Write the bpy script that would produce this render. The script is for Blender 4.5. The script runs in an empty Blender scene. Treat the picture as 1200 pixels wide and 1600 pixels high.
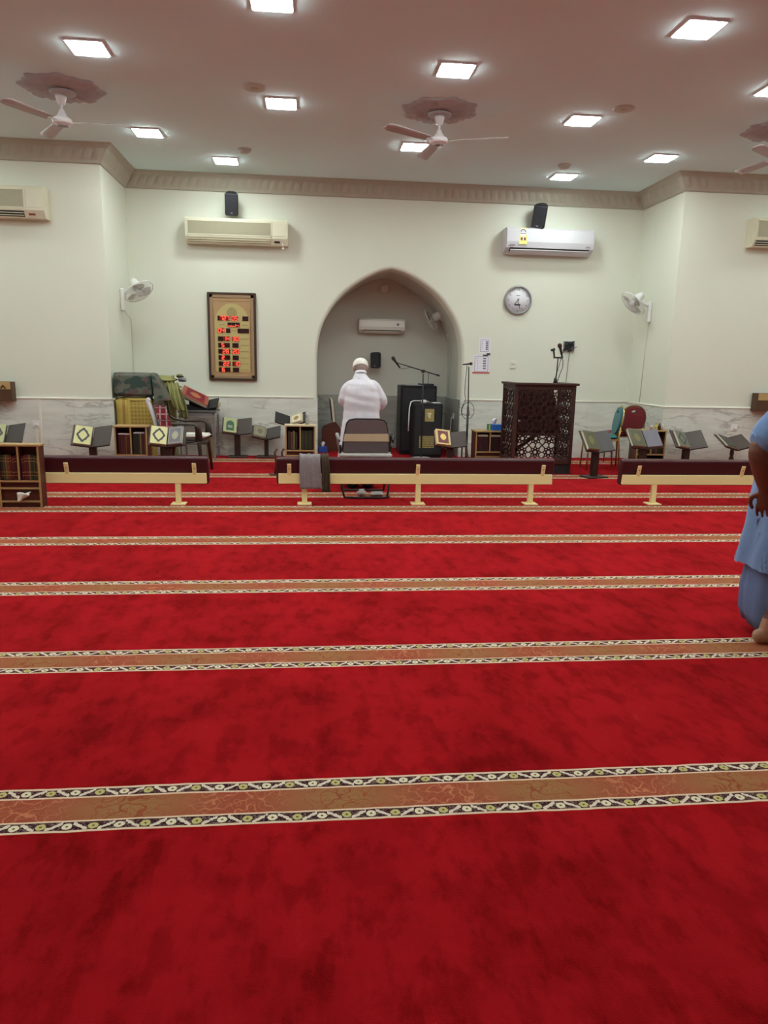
import bpy, bmesh, math, random
from mathutils import Vector, Matrix, noise
PI = math.pi
R = math.radians
sc = bpy.context.scene
COL = sc.collection
rnd = random.Random(7)

# ------------------------------------------------------------------ camera
cam = bpy.data.cameras.new('camera')
cam.sensor_fit = 'HORIZONTAL'
cam.sensor_width = 36.0
cam.lens = 36.0 * 1139.57 / 1200.0
cam.clip_start = 0.02
cam_o = bpy.data.objects.new('camera', cam)
COL.objects.link(cam_o)
right = Vector((0.99481729, -0.09983927, 0.01925299))
down = Vector((-0.00112428, -0.2001406, -0.97976654))
fwd = Vector((0.10167248, 0.97466705, -0.19921558))
m = Matrix.Identity(4)
for i in range(3):
    m[i][0] = right[i]; m[i][1] = -down[i]; m[i][2] = -fwd[i]
m[2][3] = 1.4
cam_o.matrix_world = m
sc.camera = cam_o

# ------------------------------------------------------------------ world, exposure
w = bpy.data.worlds.new('world'); sc.world = w; w.use_nodes = True
w.node_tree.nodes['Background'].inputs[0].default_value = (1, 1, 1, 1)
w.node_tree.nodes['Background'].inputs[1].default_value = 0.0
sc.view_settings.view_transform = 'Standard'
sc.view_settings.look = 'None'
sc.view_settings.gamma = 1.0
sc.view_settings.use_curve_mapping = False
sc.view_settings.exposure = 0.0
LAMP = 68.0            # strength of the ceiling panels
LAMP_COL = (0.895, 1.0, 0.97, 1)
sc.cycles.max_bounces = 8
sc.cycles.diffuse_bounces = 5
sc.cycles.sample_clamp_indirect = 6.0
sc.cycles.use_denoising = True
sc.cycles.caustics_reflective = False
sc.cycles.caustics_refractive = False

# ------------------------------------------------------------------ materials
def lin(c):
    c = c / 255.0
    return c / 12.92 if c <= 0.04045 else ((c + 0.055) / 1.055) ** 2.4
def rgb(r, g, b):
    return (lin(r), lin(g), lin(b), 1)

def principled(mt):
    return mt.node_tree.nodes['Principled BSDF']

MATS = {}
def mat(name, col, rough=0.6, metal=0.0, vary=0.0, scale=20.0, bump=0.0, bscale=200.0, spec=0.5,
        emit=None, estr=1.0, alpha=None, stretch=(1, 1, 1), sheen=0.0, trans=0.0):
    if name in MATS:
        return MATS[name]
    mt = bpy.data.materials.new(name); mt.use_nodes = True
    nt = mt.node_tree; b = principled(mt)
    b.inputs['Base Color'].default_value = col
    b.inputs['Roughness'].default_value = rough
    b.inputs['Metallic'].default_value = metal
    b.inputs['Specular IOR Level'].default_value = spec
    if sheen: b.inputs['Sheen Weight'].default_value = sheen
    if trans: b.inputs['Transmission Weight'].default_value = trans
    if alpha is not None: b.inputs['Alpha'].default_value = alpha
    if emit:
        b.inputs['Emission Color'].default_value = emit
        b.inputs['Emission Strength'].default_value = estr
    tc = nt.nodes.new('ShaderNodeTexCoord')
    mp = nt.nodes.new('ShaderNodeMapping'); mp.inputs['Scale'].default_value = stretch
    nt.links.new(tc.outputs['Object'], mp.inputs['Vector'])
    if vary:
        n = nt.nodes.new('ShaderNodeTexNoise'); n.inputs['Scale'].default_value = scale
        n.inputs['Detail'].default_value = 4
        nt.links.new(mp.outputs[0], n.inputs['Vector'])
        mx = nt.nodes.new('ShaderNodeMix'); mx.data_type = 'RGBA'
        mx.inputs[6].default_value = tuple(max(0, c * (1 - vary)) for c in col[:3]) + (1,)
        mx.inputs[7].default_value = tuple(min(1, c * (1 + vary)) for c in col[:3]) + (1,)
        nt.links.new(n.outputs['Fac'], mx.inputs[0])
        nt.links.new(mx.outputs[2], b.inputs['Base Color'])
    if bump:
        n2 = nt.nodes.new('ShaderNodeTexNoise'); n2.inputs['Scale'].default_value = bscale
        nt.links.new(mp.outputs[0], n2.inputs['Vector'])
        bp = nt.nodes.new('ShaderNodeBump'); bp.inputs['Strength'].default_value = bump
        bp.inputs['Distance'].default_value = 0.01
        nt.links.new(n2.outputs['Fac'], bp.inputs['Height'])
        nt.links.new(bp.outputs[0], b.inputs['Normal'])
    MATS[name] = mt
    return mt

class S:
    """a scalar socket with arithmetic"""
    def __init__(s, nt, sock): s.nt, s.k = nt, sock
    def op(s, name, *o):
        n = s.nt.nodes.new('ShaderNodeMath'); n.operation = name
        for i, a in enumerate((s,) + o):
            if isinstance(a, S): s.nt.links.new(a.k, n.inputs[i])
            else: n.inputs[i].default_value = a
        return S(s.nt, n.outputs[0])
    def __add__(s, o): return s.op('ADD', o)
    __radd__ = __add__
    def __sub__(s, o): return s.op('SUBTRACT', o)
    def __mul__(s, o): return s.op('MULTIPLY', o)
    __rmul__ = __mul__
    def __truediv__(s, o): return s.op('DIVIDE', o)
    def gt(s, o): return s.op('GREATER_THAN', o)
    def lt(s, o): return s.op('LESS_THAN', o)
    def frac(s): return s.op('FRACT')
    def abs(s): return s.op('ABSOLUTE')
    def sin(s): return s.op('SINE')
    def min(s, o): return s.op('MINIMUM', o)
    def max(s, o): return s.op('MAXIMUM', o)
    def inv(s): return (s * -1.0) + 1.0
    def step(s, a, b):
        n = s.nt.nodes.new('ShaderNodeMapRange'); n.interpolation_type = 'SMOOTHSTEP'
        s.nt.links.new(s.k, n.inputs[0]); n.inputs[1].default_value = a; n.inputs[2].default_value = b
        return S(s.nt, n.outputs[0])

def mixc(nt, fac, a, b):
    n = nt.nodes.new('ShaderNodeMix'); n.data_type = 'RGBA'
    if isinstance(fac, S): nt.links.new(fac.k, n.inputs[0])
    else: n.inputs[0].default_value = fac
    for i, c in ((6, a), (7, b)):
        if isinstance(c, tuple): n.inputs[i].default_value = c
        else: nt.links.new(c, n.inputs[i])
    return n.outputs[2]

def noise_s(nt, vec, scale, detail=3, stretch=None, rough=0.5):
    n = nt.nodes.new('ShaderNodeTexNoise'); n.inputs['Scale'].default_value = scale
    n.inputs['Detail'].default_value = detail; n.inputs['Roughness'].default_value = rough
    if stretch:
        mp = nt.nodes.new('ShaderNodeMapping'); mp.inputs['Scale'].default_value = stretch
        nt.links.new(vec, mp.inputs[0]); vec = mp.outputs[0]
    nt.links.new(vec, n.inputs['Vector'])
    return S(nt, n.outputs['Fac'])

STRIPES = [(-0.40, -0.16), (0.84, 1.08), (2.042, 2.281), (3.220, 3.476), (4.369, 4.638), (5.598, 5.874), (6.866, 7.148),
           (7.628, 7.926), (8.980, 9.290), (10.40, 10.75), (-1.65, -1.40), (-2.9, -2.65)]
def carpet_material():
    mt = bpy.data.materials.new('red_carpet'); mt.use_nodes = True
    nt = mt.node_tree; b = principled(mt)
    tc = nt.nodes.new('ShaderNodeTexCoord'); vec = tc.outputs['Object']
    sp = nt.nodes.new('ShaderNodeSeparateXYZ'); nt.links.new(vec, sp.inputs[0])
    X = S(nt, sp.outputs[0]); Y = S(nt, sp.outputs[1])
    wob = (noise_s(nt, vec, 3.0, 1) - 0.5) * 0.012 + (noise_s(nt, vec, 14.0, 1) - 0.5) * 0.006
    Yw = Y + wob
    t = None; inside = None
    for (a, c) in STRIPES:
        mk = Yw.gt(a) * Yw.lt(c)
        v = mk * ((Yw - a) / (c - a))
        t = v if t is None else t + v
        inside = mk if inside is None else inside + mk
    upper = t.gt(0.5)
    tt = t.min(t.inv())                                    # mirrored across the band
    # --- ground red with brushed pile
    n1 = noise_s(nt, vec, 1.5, 5, (1.3, 0.9, 1), 0.62)
    n2 = noise_s(nt, vec, 4.2, 5, (1.2, 0.75, 1), 0.65)
    n3 = noise_s(nt, vec, 260.0, 2)
    n4 = noise_s(nt, vec, 9.0, 4, (1.3, 0.6, 1), 0.6)
    blot = (n1.step(0.42, 0.62) * 0.40 + n2.step(0.47, 0.62) * 0.38 + n4.step(0.48, 0.62) * 0.42).min(1.0)
    red = mixc(nt, blot, (0.36, 0.0085, 0.0125, 1), (0.120, 0.0015, 0.0022, 1))
    red = mixc(nt, (n4 + n1 * 0.6).step(0.62, 0.44) * 0.55, red, (0.47, 0.026, 0.034, 1))
    red = mixc(nt, n3.step(0.2, 0.8) * 0.35, red, (0.42, 0.0075, 0.0100, 1))
    # --- woven border
    v = (tt - 0.035) / 0.175
    du = ((X / 0.0775 + upper * 0.37).frac() - 0.5) * 0.0775
    dv = (v - 0.5) * 0.043
    d2 = (du * du + dv * dv).op('SQRT')
    jag = noise_s(nt, vec, 90.0, 2) - 0.5
    ros = (d2 + jag * 0.006).lt(0.0155)
    eye = (d2 + jag * 0.003).lt(0.0042)
    which = ((X / 0.155 + upper * 0.185).frac()).gt(0.5)
    ph = (X / 0.155 + upper * 0.185) * (2 * PI)
    vine = (v - 0.5 - (ph + 0.0).sin() * 0.46).abs() + jag * 0.5
    leaf = vine.lt(0.17) * (ph.sin().abs().lt(0.80))
    curl = (noise_s(nt, vec, 70.0, 1) - 0.5).abs().lt(0.03)
    leafall = leaf.max(curl * 0.22)
    navy = (0.012, 0.008, 0.016, 1); cream = (0.85, 0.66, 0.46, 1)
    bord = mixc(nt, leafall, navy, (0.80, 0.72, 0.58, 1))
    roscol = mixc(nt, which, (0.85, 0.80, 0.58, 1), (0.58, 0.55, 0.22, 1))
    bord = mixc(nt, ros, bord, roscol)
    bord = mixc(nt, eye, bord, (0.10, 0.085, 0.03, 1))
    # --- centre band: red-brown and gold in turn, with scrolls
    alt = ((X / 0.68) * (2 * PI) + 0.6).sin() * 0.5 + 0.5
    base = mixc(nt, (alt * 0.75 + tt * 0.6 - 0.12), (0.34, 0.075, 0.042, 1), (0.34, 0.19, 0.075, 1))
    sc1 = (noise_s(nt, vec, 15.0, 1) - 0.5).abs().lt(0.017)
    sc2 = (noise_s(nt, vec, 34.0, 0) - 0.52).abs().lt(0.02)
    scr = sc1.max(sc2 * 0.8)
    scol = mixc(nt, alt, (0.64, 0.26, 0.13, 1), (0.25, 0.040, 0.020, 1))
    cent = mixc(nt, scr * 0.7, base, scol)
    band = mixc(nt, tt.gt(0.250), mixc(nt, tt.gt(0.215), bord, cream), cent)
    band = mixc(nt, tt.lt(0.042), band, cream)
    band = mixc(nt, n3.step(0.25, 0.75) * 0.15, band, (0.12, 0.06, 0.04, 1))
    col = mixc(nt, inside, red, band)
    nt.links.new(col, b.inputs['Base Color'])
    b.inputs['Roughness'].default_value = 0.95
    b.inputs['Specular IOR Level'].default_value = 0.0
    b.inputs['Sheen Weight'].default_value = 0.40
    b.inputs['Sheen Roughness'].default_value = 0.45
    b.inputs['Sheen Tint'].default_value = (1.0, 0.10, 0.11, 1)
    hgt = (n3 * 0.4 + n2 * 0.6 + n1 * 0.8)
    bp = nt.nodes.new('ShaderNodeBump'); bp.inputs['Strength'].default_value = 0.35; bp.inputs['Distance'].default_value = 0.02
    nt.links.new(hgt.k, bp.inputs['Height']); nt.links.new(bp.outputs[0], b.inputs['Normal'])
    return mt

def marble_material(name='grey_marble', k=1.0):
    mt = bpy.data.materials.new(name); mt.use_nodes = True
    nt = mt.node_tree; b = principled(mt)
    tc = nt.nodes.new('ShaderNodeTexCoord'); vec = tc.outputs['Object']
    warp = noise_s(nt, vec, 1.6, 4)
    mp = nt.nodes.new('ShaderNodeMapping'); mp.inputs['Rotation'].default_value = (0, R(14), 0)
    mp.inputs['Scale'].default_value = (1.1, 1.1, 4.5); mp.inputs['Location'].default_value = (3.7, 0, 1.3)
    nt.links.new(vec, mp.inputs[0])
    n = noise_s(nt, mp.outputs[0], 1.25, 6, None, 0.55)
    vein = ((n - 0.5).abs().step(0.0, 0.038)).inv()
    n2 = noise_s(nt, mp.outputs[0], 2.6, 5)
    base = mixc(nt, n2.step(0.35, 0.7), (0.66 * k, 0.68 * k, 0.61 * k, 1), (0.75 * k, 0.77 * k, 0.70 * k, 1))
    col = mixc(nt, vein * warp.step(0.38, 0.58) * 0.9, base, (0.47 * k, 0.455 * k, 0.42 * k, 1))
    # slab joints every 0.9 m
    sp = nt.nodes.new('ShaderNodeSeparateXYZ'); nt.links.new(vec, sp.inputs[0])
    X = S(nt, sp.outputs[0])
    j = ((X / 0.92 + 0.3).frac() - 0.5).abs().gt(0.4975)
    col = mixc(nt, j * 0.5, col, (0.42, 0.40, 0.36, 1))
    nt.links.new(col, b.inputs['Base Color'])
    b.inputs['Roughness'].default_value = 0.35
    b.inputs['Specular IOR Level'].default_value = 0.2
    return mt

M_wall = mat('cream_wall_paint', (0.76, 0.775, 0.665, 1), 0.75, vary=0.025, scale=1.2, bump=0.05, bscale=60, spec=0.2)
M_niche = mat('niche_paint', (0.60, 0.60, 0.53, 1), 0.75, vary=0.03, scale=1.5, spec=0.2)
M_ceil = mat('ceiling_paint', (0.71, 0.89, 0.92, 1), 0.85, vary=0.03, scale=0.8, spec=0.15)
M_corn = mat('beige_plaster', (0.47, 0.44, 0.36, 1), 0.8, vary=0.08, scale=9, bump=0.1, bscale=40, spec=0.2)
M_rose = mat('grey_rose_plaster', (0.47, 0.45, 0.45, 1), 0.85, vary=0.15, scale=14, bump=0.15, bscale=30, spec=0.15)
M_mould = mat('white_moulding', (0.80, 0.78, 0.68, 1), 0.5, spec=0.3)
M_marble = marble_material()
M_marble2 = marble_material('niche_marble', 0.55)  # the grey marble with its stone colours scaled darker inside the niche
M_carpet = carpet_material()
M_white = mat('white_plastic', (0.80, 0.80, 0.78, 1), 0.35, vary=0.02, scale=5)
M_whitecool = mat('white_new_plastic', (0.64, 0.63, 0.67, 1), 0.3, vary=0.01, scale=4)
M_oldac = mat('yellowed_plastic', (0.74, 0.71, 0.54, 1), 0.45, vary=0.03, scale=6)
M_oldac2 = mat('yellowed_grille', (0.47, 0.44, 0.31, 1), 0.6, vary=0.06, scale=10)
M_dark = mat('dark_gap', (0.02, 0.018, 0.016, 1), 0.7, vary=0.1)
M_black = mat('black_plastic', (0.014, 0.014, 0.017, 1), 0.5, vary=0.2, scale=8)
M_blackgrille = mat('speaker_grille', (0.010, 0.010, 0.013, 1), 0.65, vary=0.25, scale=120, bump=0.3, bscale=300)
M_blackwood = mat('black_vinyl_cabinet', (0.011, 0.011, 0.013, 1), 0.4, vary=0.15, scale=10, bump=0.1, bscale=250, spec=.3)
M_grey = mat('grey_plastic', (0.30, 0.30, 0.30, 1), 0.45, vary=0.05)
M_steel = mat('grey_steel', (0.33, 0.33, 0.33, 1), 0.4, metal=0.6, vary=0.08, scale=12)
M_chrome = mat('chrome', (0.75, 0.73, 0.70, 1), 0.2, metal=1.0, vary=0.02)
M_gold = mat('gold_metal', (0.52, 0.36, 0.12, 1), 0.35, metal=0.7, vary=0.1, scale=15)
M_benchcream = mat('cream_painted_steel', (0.93, 0.80, 0.40, 1), 0.45, vary=0.04, scale=5, spec=0.4)
M_maroon = mat('maroon_vinyl', (0.055, 0.008, 0.014, 1), 0.42, vary=0.15, scale=5, bump=0.08, bscale=70, spec=0.4)
M_shelfwood = mat('brown_shelf_laminate', (0.095, 0.024, 0.014, 1), 0.45, vary=0.3, scale=5, stretch=(1, 1, 6))
M_shelfedge = mat('tan_edge_banding', (0.42, 0.27, 0.11, 1), 0.5, vary=0.12, scale=14)
M_darkwood = mat('dark_brown_wood', (0.032, 0.014, 0.010, 1), 0.45, vary=0.35, scale=8, stretch=(1, 1, 5))
M_lectern = mat('mahogany_wood', (0.050, 0.017, 0.014, 1), 0.42, vary=0.3, scale=10, stretch=(1, 1, 4))
M_boxwood = mat('box_wood', (0.085, 0.040, 0.017, 1), 0.5, vary=0.25, scale=10, stretch=(4, 1, 1))
M_brownplastic = mat('brown_chair_plastic', (0.035, 0.024, 0.018, 1), 0.4, vary=0.1)
M_leaf = mat('book_rest_board', (0.068, 0.048, 0.040, 1), 0.5, vary=0.15, scale=10)
M_leafgrey = mat('grey_book_rest_board', (0.070, 0.062, 0.060, 1), 0.5, vary=0.15, scale=10)
M_page = mat('paper_pages', (0.74, 0.68, 0.52, 1), 0.8, vary=0.08, scale=160)
M_skin = mat('skin', (0.42, 0.20, 0.13, 1), 0.5, vary=0.1, scale=18, bump=0.05, bscale=90)
M_skindark = mat('brown_skin', (0.155, 0.060, 0.036, 1), 0.48, vary=0.15, scale=14, bump=0.08, bscale=70)
M_sole = mat('pale_skin_foot', (0.44, 0.24, 0.15, 1), 0.55, vary=0.15, scale=18)
M_thobe = mat('white_cotton', (0.72, 0.70, 0.76, 1), 0.8, vary=0.03, scale=6, bump=0.12, bscale=12, spec=0.15, sheen=0.2)
M_cap = mat('white_knit_cap', (0.82, 0.80, 0.74, 1), 0.9, bump=0.4, bscale=160, vary=0.05, scale=50, spec=0.1)
M_navy = mat('navy_cloth', (0.012, 0.012, 0.030, 1), 0.85, vary=0.2)
M_bluecloth = mat('sky_blue_cotton', (0.17, 0.29, 0.52, 1), 0.8, vary=0.16, scale=7, bump=0.2, bscale=16, spec=0.12, sheen=0.2)
M_paper = mat('white_paper', (0.82, 0.80, 0.86, 1), 0.8, vary=0.02)
M_ink = mat('black_ink', (0.06, 0.06, 0.08, 1), 0.8, vary=0.05)
M_red = mat('red_print', (0.55, 0.10, 0.08, 1), 0.6, vary=0.05)

# ------------------------------------------------------------------ mesh helpers
def new_bm(): return bmesh.new()
def xf(loc=(0, 0, 0), rot=(0, 0, 0)):
    from mathutils import Euler
    return Matrix.Translation(Vector(loc)) @ Euler(rot, 'XYZ').to_matrix().to_4x4()

def add_box(bm, c, s, rot=(0, 0, 0), bev=0.0, seg=1, M=None):
    b2 = bmesh.new()
    bmesh.ops.create_cube(b2, size=1.0)
    for v in b2.verts: v.co = Vector((v.co.x * s[0], v.co.y * s[1], v.co.z * s[2]))
    if bev: bmesh.ops.bevel(b2, geom=list(b2.edges), offset=bev, segments=seg, profile=0.5, affect='EDGES', clamp_overlap=True)
    T = xf(c, rot)
    if M is not None: T = M @ T
    merge(bm, b2, T)
def box3(bm, lo, hi, **k):
    add_box(bm, [(a + b) / 2 for a, b in zip(lo, hi)], [b - a for a, b in zip(lo, hi)], **k)
def merge(bm, b2, T=None):
    mp = {}
    for v in b2.verts: mp[v] = bm.verts.new(T @ v.co if T is not None else v.co)
    for f in b2.faces:
        try: bm.faces.new([mp[v] for v in f.verts]).smooth = f.smooth
        except ValueError: pass
    b2.free()
def frames(pts, closed=False, side=None):
    n = len(pts); T = []
    for i in range(n):
        a = pts[i - 1] if (i > 0 or closed) else pts[i]
        c = pts[(i + 1) % n] if (i < n - 1 or closed) else pts[i]
        t = (c - a); T.append(t.normalized() if t.length > 1e-9 else Vector((0, 0, 1)))
    up = Vector((0, 0, 1)) if abs(T[0].z) < 0.9 else Vector((0, 1, 0))
    u = T[0].cross(up).normalized() if side is None else (Vector(side) - T[0] * T[0].dot(Vector(side))).normalized(); out = []
    for i in range(n):
        u = (u - T[i] * u.dot(T[i]))
        u = u.normalized() if u.length > 1e-6 else T[i].orthogonal().normalized()
        out.append((u, T[i].cross(u).normalized()))
    return out
def add_tube(bm, pts, rad, seg=8, closed=False, M=None, smooth=True, side=None):
    pts = [Vector(p) for p in pts]; n = len(pts)
    rs = [rad] * n if isinstance(rad, (int, float)) or (isinstance(rad, tuple) and len(rad) == 2 and n != 2) else list(rad)
    fr = frames(pts, closed, side); rings = []
    for p, (u, v), r in zip(pts, fr, rs):
        a, b = (r, r) if isinstance(r, (int, float)) else r
        ring = []
        for k in range(seg):
            th = 2 * PI * k / seg
            co = p + u * (a * math.cos(th)) + v * (b * math.sin(th))
            ring.append(bm.verts.new(M @ co if M is not None else co))
        rings.append(ring)
    for i in range(n if closed else n - 1):
        A, B = rings[i], rings[(i + 1) % n]
        for k in range(seg):
            bm.faces.new((A[k], A[(k + 1) % seg], B[(k + 1) % seg], B[k])).smooth = smooth
    if not closed:
        bm.faces.new(rings[0][::-1]); bm.faces.new(rings[-1])
def add_loft(bm, rings, cap=True, smooth=True):
    R_ = [[bm.verts.new(p) for p in r] for r in rings]
    n = len(R_[0])
    for A, B in zip(R_, R_[1:]):
        for k in range(n):
            bm.faces.new((A[k], A[(k + 1) % n], B[(k + 1) % n], B[k])).smooth = smooth
    if cap:
        bm.faces.new(R_[0][::-1]); bm.faces.new(R_[-1])
def add_lathe(bm, prof, seg=24, M=None, smooth=True):
    """profile of (radius, z), revolved round the z axis"""
    rings = []
    for r, z in prof:
        r = max(r, 1e-4); ring = []
        for k in range(seg):
            co = Vector((r * math.cos(2 * PI * k / seg), r * math.sin(2 * PI * k / seg), z))
            ring.append(M @ co if M is not None else co)
        rings.append(ring)
    add_loft(bm, rings, True, smooth)
def add_prism(bm, poly, y0, y1, M=None):
    """polygon in x,z pushed out along y"""
    a = [Vector((x, y0, z)) for x, z in poly]; b = [Vector((x, y1, z)) for x, z in poly]
    if M is not None: a = [M @ p for p in a]; b = [M @ p for p in b]
    add_loft(bm, [a, b], True, False)
def add_sphere(bm, c, r, seg=16, M=None):
    b2 = bmesh.new(); bmesh.ops.create_uvsphere(b2, u_segments=seg, v_segments=max(6, seg // 2), radius=1.0)
    rr = (r, r, r) if isinstance(r, (int, float)) else r
    for f in b2.faces: f.smooth = True
    for v in b2.verts: v.co = Vector((v.co.x * rr[0], v.co.y * rr[1], v.co.z * rr[2])) + Vector(c)
    merge(bm, b2, M)

def obj(name, bm, material, parent=None, label=None):
    bmesh.ops.recalc_face_normals(bm, faces=list(bm.faces))
    me = bpy.data.meshes.new(name); bm.to_mesh(me); bm.free()
    if material: me.materials.append(material)
    o = bpy.data.objects.new(name, me); COL.objects.link(o)
    if parent is not None: o.parent = parent
    if label: o['label'] = label
    return o
def tag(o, label, cat, group=None):
    o['label'] = label; o['category'] = cat
    if group: o['group'] = group
    return o
def thing(name, label, cat, loc=(0, 0, 0), rotz=0.0, group=None, rot=None):
    o = bpy.data.objects.new(name, None); COL.objects.link(o)
    o.empty_display_size = 0.05
    o.location = loc; o.rotation_euler = rot if rot else (0, 0, rotz)
    return tag(o, label, cat, group)
def struct(name, bm, material, label=None):
    o = obj(name, bm, material); o['kind'] = 'structure'
    if label: o['label'] = label
    return o
def dup(root, label, loc=None, rotz=None, group=None):
    r = root.copy(); COL.objects.link(r)
    r['label'] = label
    if loc: r.location = loc
    if rotz is not None: r.rotation_euler = (0, 0, rotz)
    if group: r['group'] = group
    for ch in list(root.children):
        c = ch.copy(); COL.objects.link(c); c.parent = r
        for g in list(ch.children):
            d = g.copy(); COL.objects.link(d); d.parent = c
    return r
def fuse(o, voxel, smooth=6):
    """melt overlapping closed shells into one continuous surface and bake it"""
    md = o.modifiers.new('r', 'REMESH'); md.mode = 'VOXEL'; md.voxel_size = voxel; md.use_smooth_shade = True
    if smooth:
        s = o.modifiers.new('s', 'SMOOTH'); s.iterations = smooth; s.factor = 0.5
    dg = bpy.context.evaluated_depsgraph_get()
    me = bpy.data.meshes.new_from_object(o.evaluated_get(dg))
    mats = list(o.data.materials)
    o.modifiers.clear(); o.data = me
    me.materials.clear()
    for mm in mats: me.materials.append(mm)
    for p in me.polygons: p.use_smooth = True
    return o
def text_into(bm, s, size, M, depth=0.0015):
    """letters laid in the local x,z plane facing -y"""
    cu = bpy.data.curves.new('t', 'FONT'); cu.body = s; cu.size = size; cu.extrude = depth
    cu.align_x = 'CENTER'; cu.align_y = 'CENTER'; cu.resolution_u = 2
    o = bpy.data.objects.new('t', cu); COL.objects.link(o)
    dg = bpy.context.evaluated_depsgraph_get()
    me = bpy.data.meshes.new_from_object(o.evaluated_get(dg))
    b2 = bmesh.new(); b2.from_mesh(me)
    merge(bm, b2, M @ Matrix.Rotation(PI / 2, 4, 'X'))
    bpy.data.objects.remove(o); bpy.data.curves.remove(cu); bpy.data.meshes.remove(me)

# ------------------------------------------------------------------ the room
XL, XR, YB = -6.6, 9.1, -4.0        # side walls and the wall behind the camera
PL, PR = -2.55, 4.975               # inner corners of the two wall blocks
YP, YW, YN = 9.9, 11.13, 12.33      # block face, back wall, niche back
ZC = 3.93

bm = new_bm(); box3(bm, (XL - .2, YB - .2, -0.12), (XR + .2, YN + .25, 0.0)); struct('floor', bm, M_carpet)
bm = new_bm(); box3(bm, (XL - .2, YB - .2, ZC), (XR + .2, YN + .25, ZC + 0.12)); struct('ceiling', bm, M_ceil)
bm = new_bm(); box3(bm, (XL - .2, YB - .2, 0), (XL, YP, ZC)); struct('wall_left', bm, M_wall)
bm = new_bm(); box3(bm, (XR, YB - .2, 0), (XR + .2, YP, ZC)); struct('wall_right', bm, M_wall)
bm = new_bm(); box3(bm, (XL, YB - .2, 0), (XR, YB, ZC)); struct('wall_rear', bm, M_wall)
bm = new_bm(); box3(bm, (XL - .2, YP, 0), (PL, YN + .25, ZC)); struct('wall_front_left', bm, M_wall)
bm = new_bm(); box3(bm, (PR, YP, 0), (XR + .2, YN + .25, ZC)); struct('wall_front_right', bm, M_wall)

# pointed arch of the niche
ACX = 1.21
half = [(1.095, 0.0), (1.095, 0.9), (1.095, 1.50), (1.065, 1.77), (0.99, 2.0), (0.915, 2.135), (0.83, 2.255), (0.73, 2.372),
        (0.62, 2.468), (0.51, 2.548), (0.40, 2.616), (0.30, 2.668), (0.20, 2.711), (0.10, 2.741), (0.0, 2.762)]
def spl(P, n=4):
    out = []
    for i in range(len(P) - 1):
        p0 = P[max(i - 1, 0)]; p1 = P[i]; p2 = P[i + 1]; p3 = P[min(i + 2, len(P) - 1)]
        for k in range(n):
            t = k / n
            out.append(tuple(0.5 * ((2 * b) + (c - a) * t + (2 * a - 5 * b + 4 * c - d) * t * t + (-a + 3 * b - 3 * c + d) * t ** 3)
                             for a, b, c, d in zip(p0, p1, p2, p3)))
    out.append(P[-1]); return out
hs = half[:2] + spl(half[2:], 3)
arch = [(ACX - d, z) for d, z in hs] + [(ACX + d, z) for d, z in hs[::-1][1:]]
def outset(poly, d):
    out = []
    for i, p in enumerate(poly):
        a = Vector(poly[max(i - 1, 0)]); b = Vector(poly[min(i + 1, len(poly) - 1)])
        t = (b - a).normalized(); nrm = Vector((-t.y, t.x))
        q = Vector(p) + nrm * d
        out.append((q.x, q.y))
    out[0] = (poly[0][0] - d, 0); out[-1] = (poly[-1][0] + d, 0)
    return out
archO = outset(arch, 0.05)
# the back wall, its front skin ringed round the arch, with a rounded arris
bm = new_bm()
rings = [(archO, YW), (outset(arch, 0.03), YW + 0.006), (outset(arch, 0.012), YW + 0.02), (arch, YW + 0.045), (arch, YW + 0.30)]
rv = [[bm.verts.new((x, y, z)) for x, z in pl] for pl, y in rings]
for A, B in zip(rv, rv[1:]):
    for k in range(len(A) - 1): bm.faces.new((A[k], A[k + 1], B[k + 1], B[k])).smooth = True
far = []
for v in rv[0]:
    x, z = v.co.x, v.co.z
    far.append(bm.verts.new((x, YW, ZC)))
for k in range(len(far) - 1):
    a, b, c, d = rv[0][k], rv[0][k + 1], far[k + 1], far[k]
    if (a.co - b.co).length > 1e-5 and abs(a.co.x - b.co.x) > 1e-4: bm.faces.new((a, b, c, d))
def quad(bm, P): bm.faces.new([bm.verts.new(p) for p in P])
quad(bm, [(PL, YW, 0), (archO[0][0], YW, 0), (archO[0][0], YW, ZC), (PL, YW, ZC)])
quad(bm, [(archO[-1][0], YW, 0), (PR, YW, 0), (PR, YW, ZC), (archO[-1][0], YW, ZC)])
struct('wall_back', bm, M_wall)
# niche: vault and sides, then its flat back
bm = new_bm()
A = [Vector((x, YW + 0.30, z)) for x, z in arch]; B = [Vector((x, YN, z)) for x, z in arch]
va = [bm.verts.new(p) for p in A]; vb = [bm.verts.new(p) for p in B]
for k in range(len(va) - 1): bm.faces.new((va[k], va[k + 1], vb[k + 1], vb[k])).smooth = True
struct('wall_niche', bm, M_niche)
bm = new_bm(); add_prism(bm, arch, YN, YN + 0.2); struct('wall_niche_back', bm, M_niche)

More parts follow.
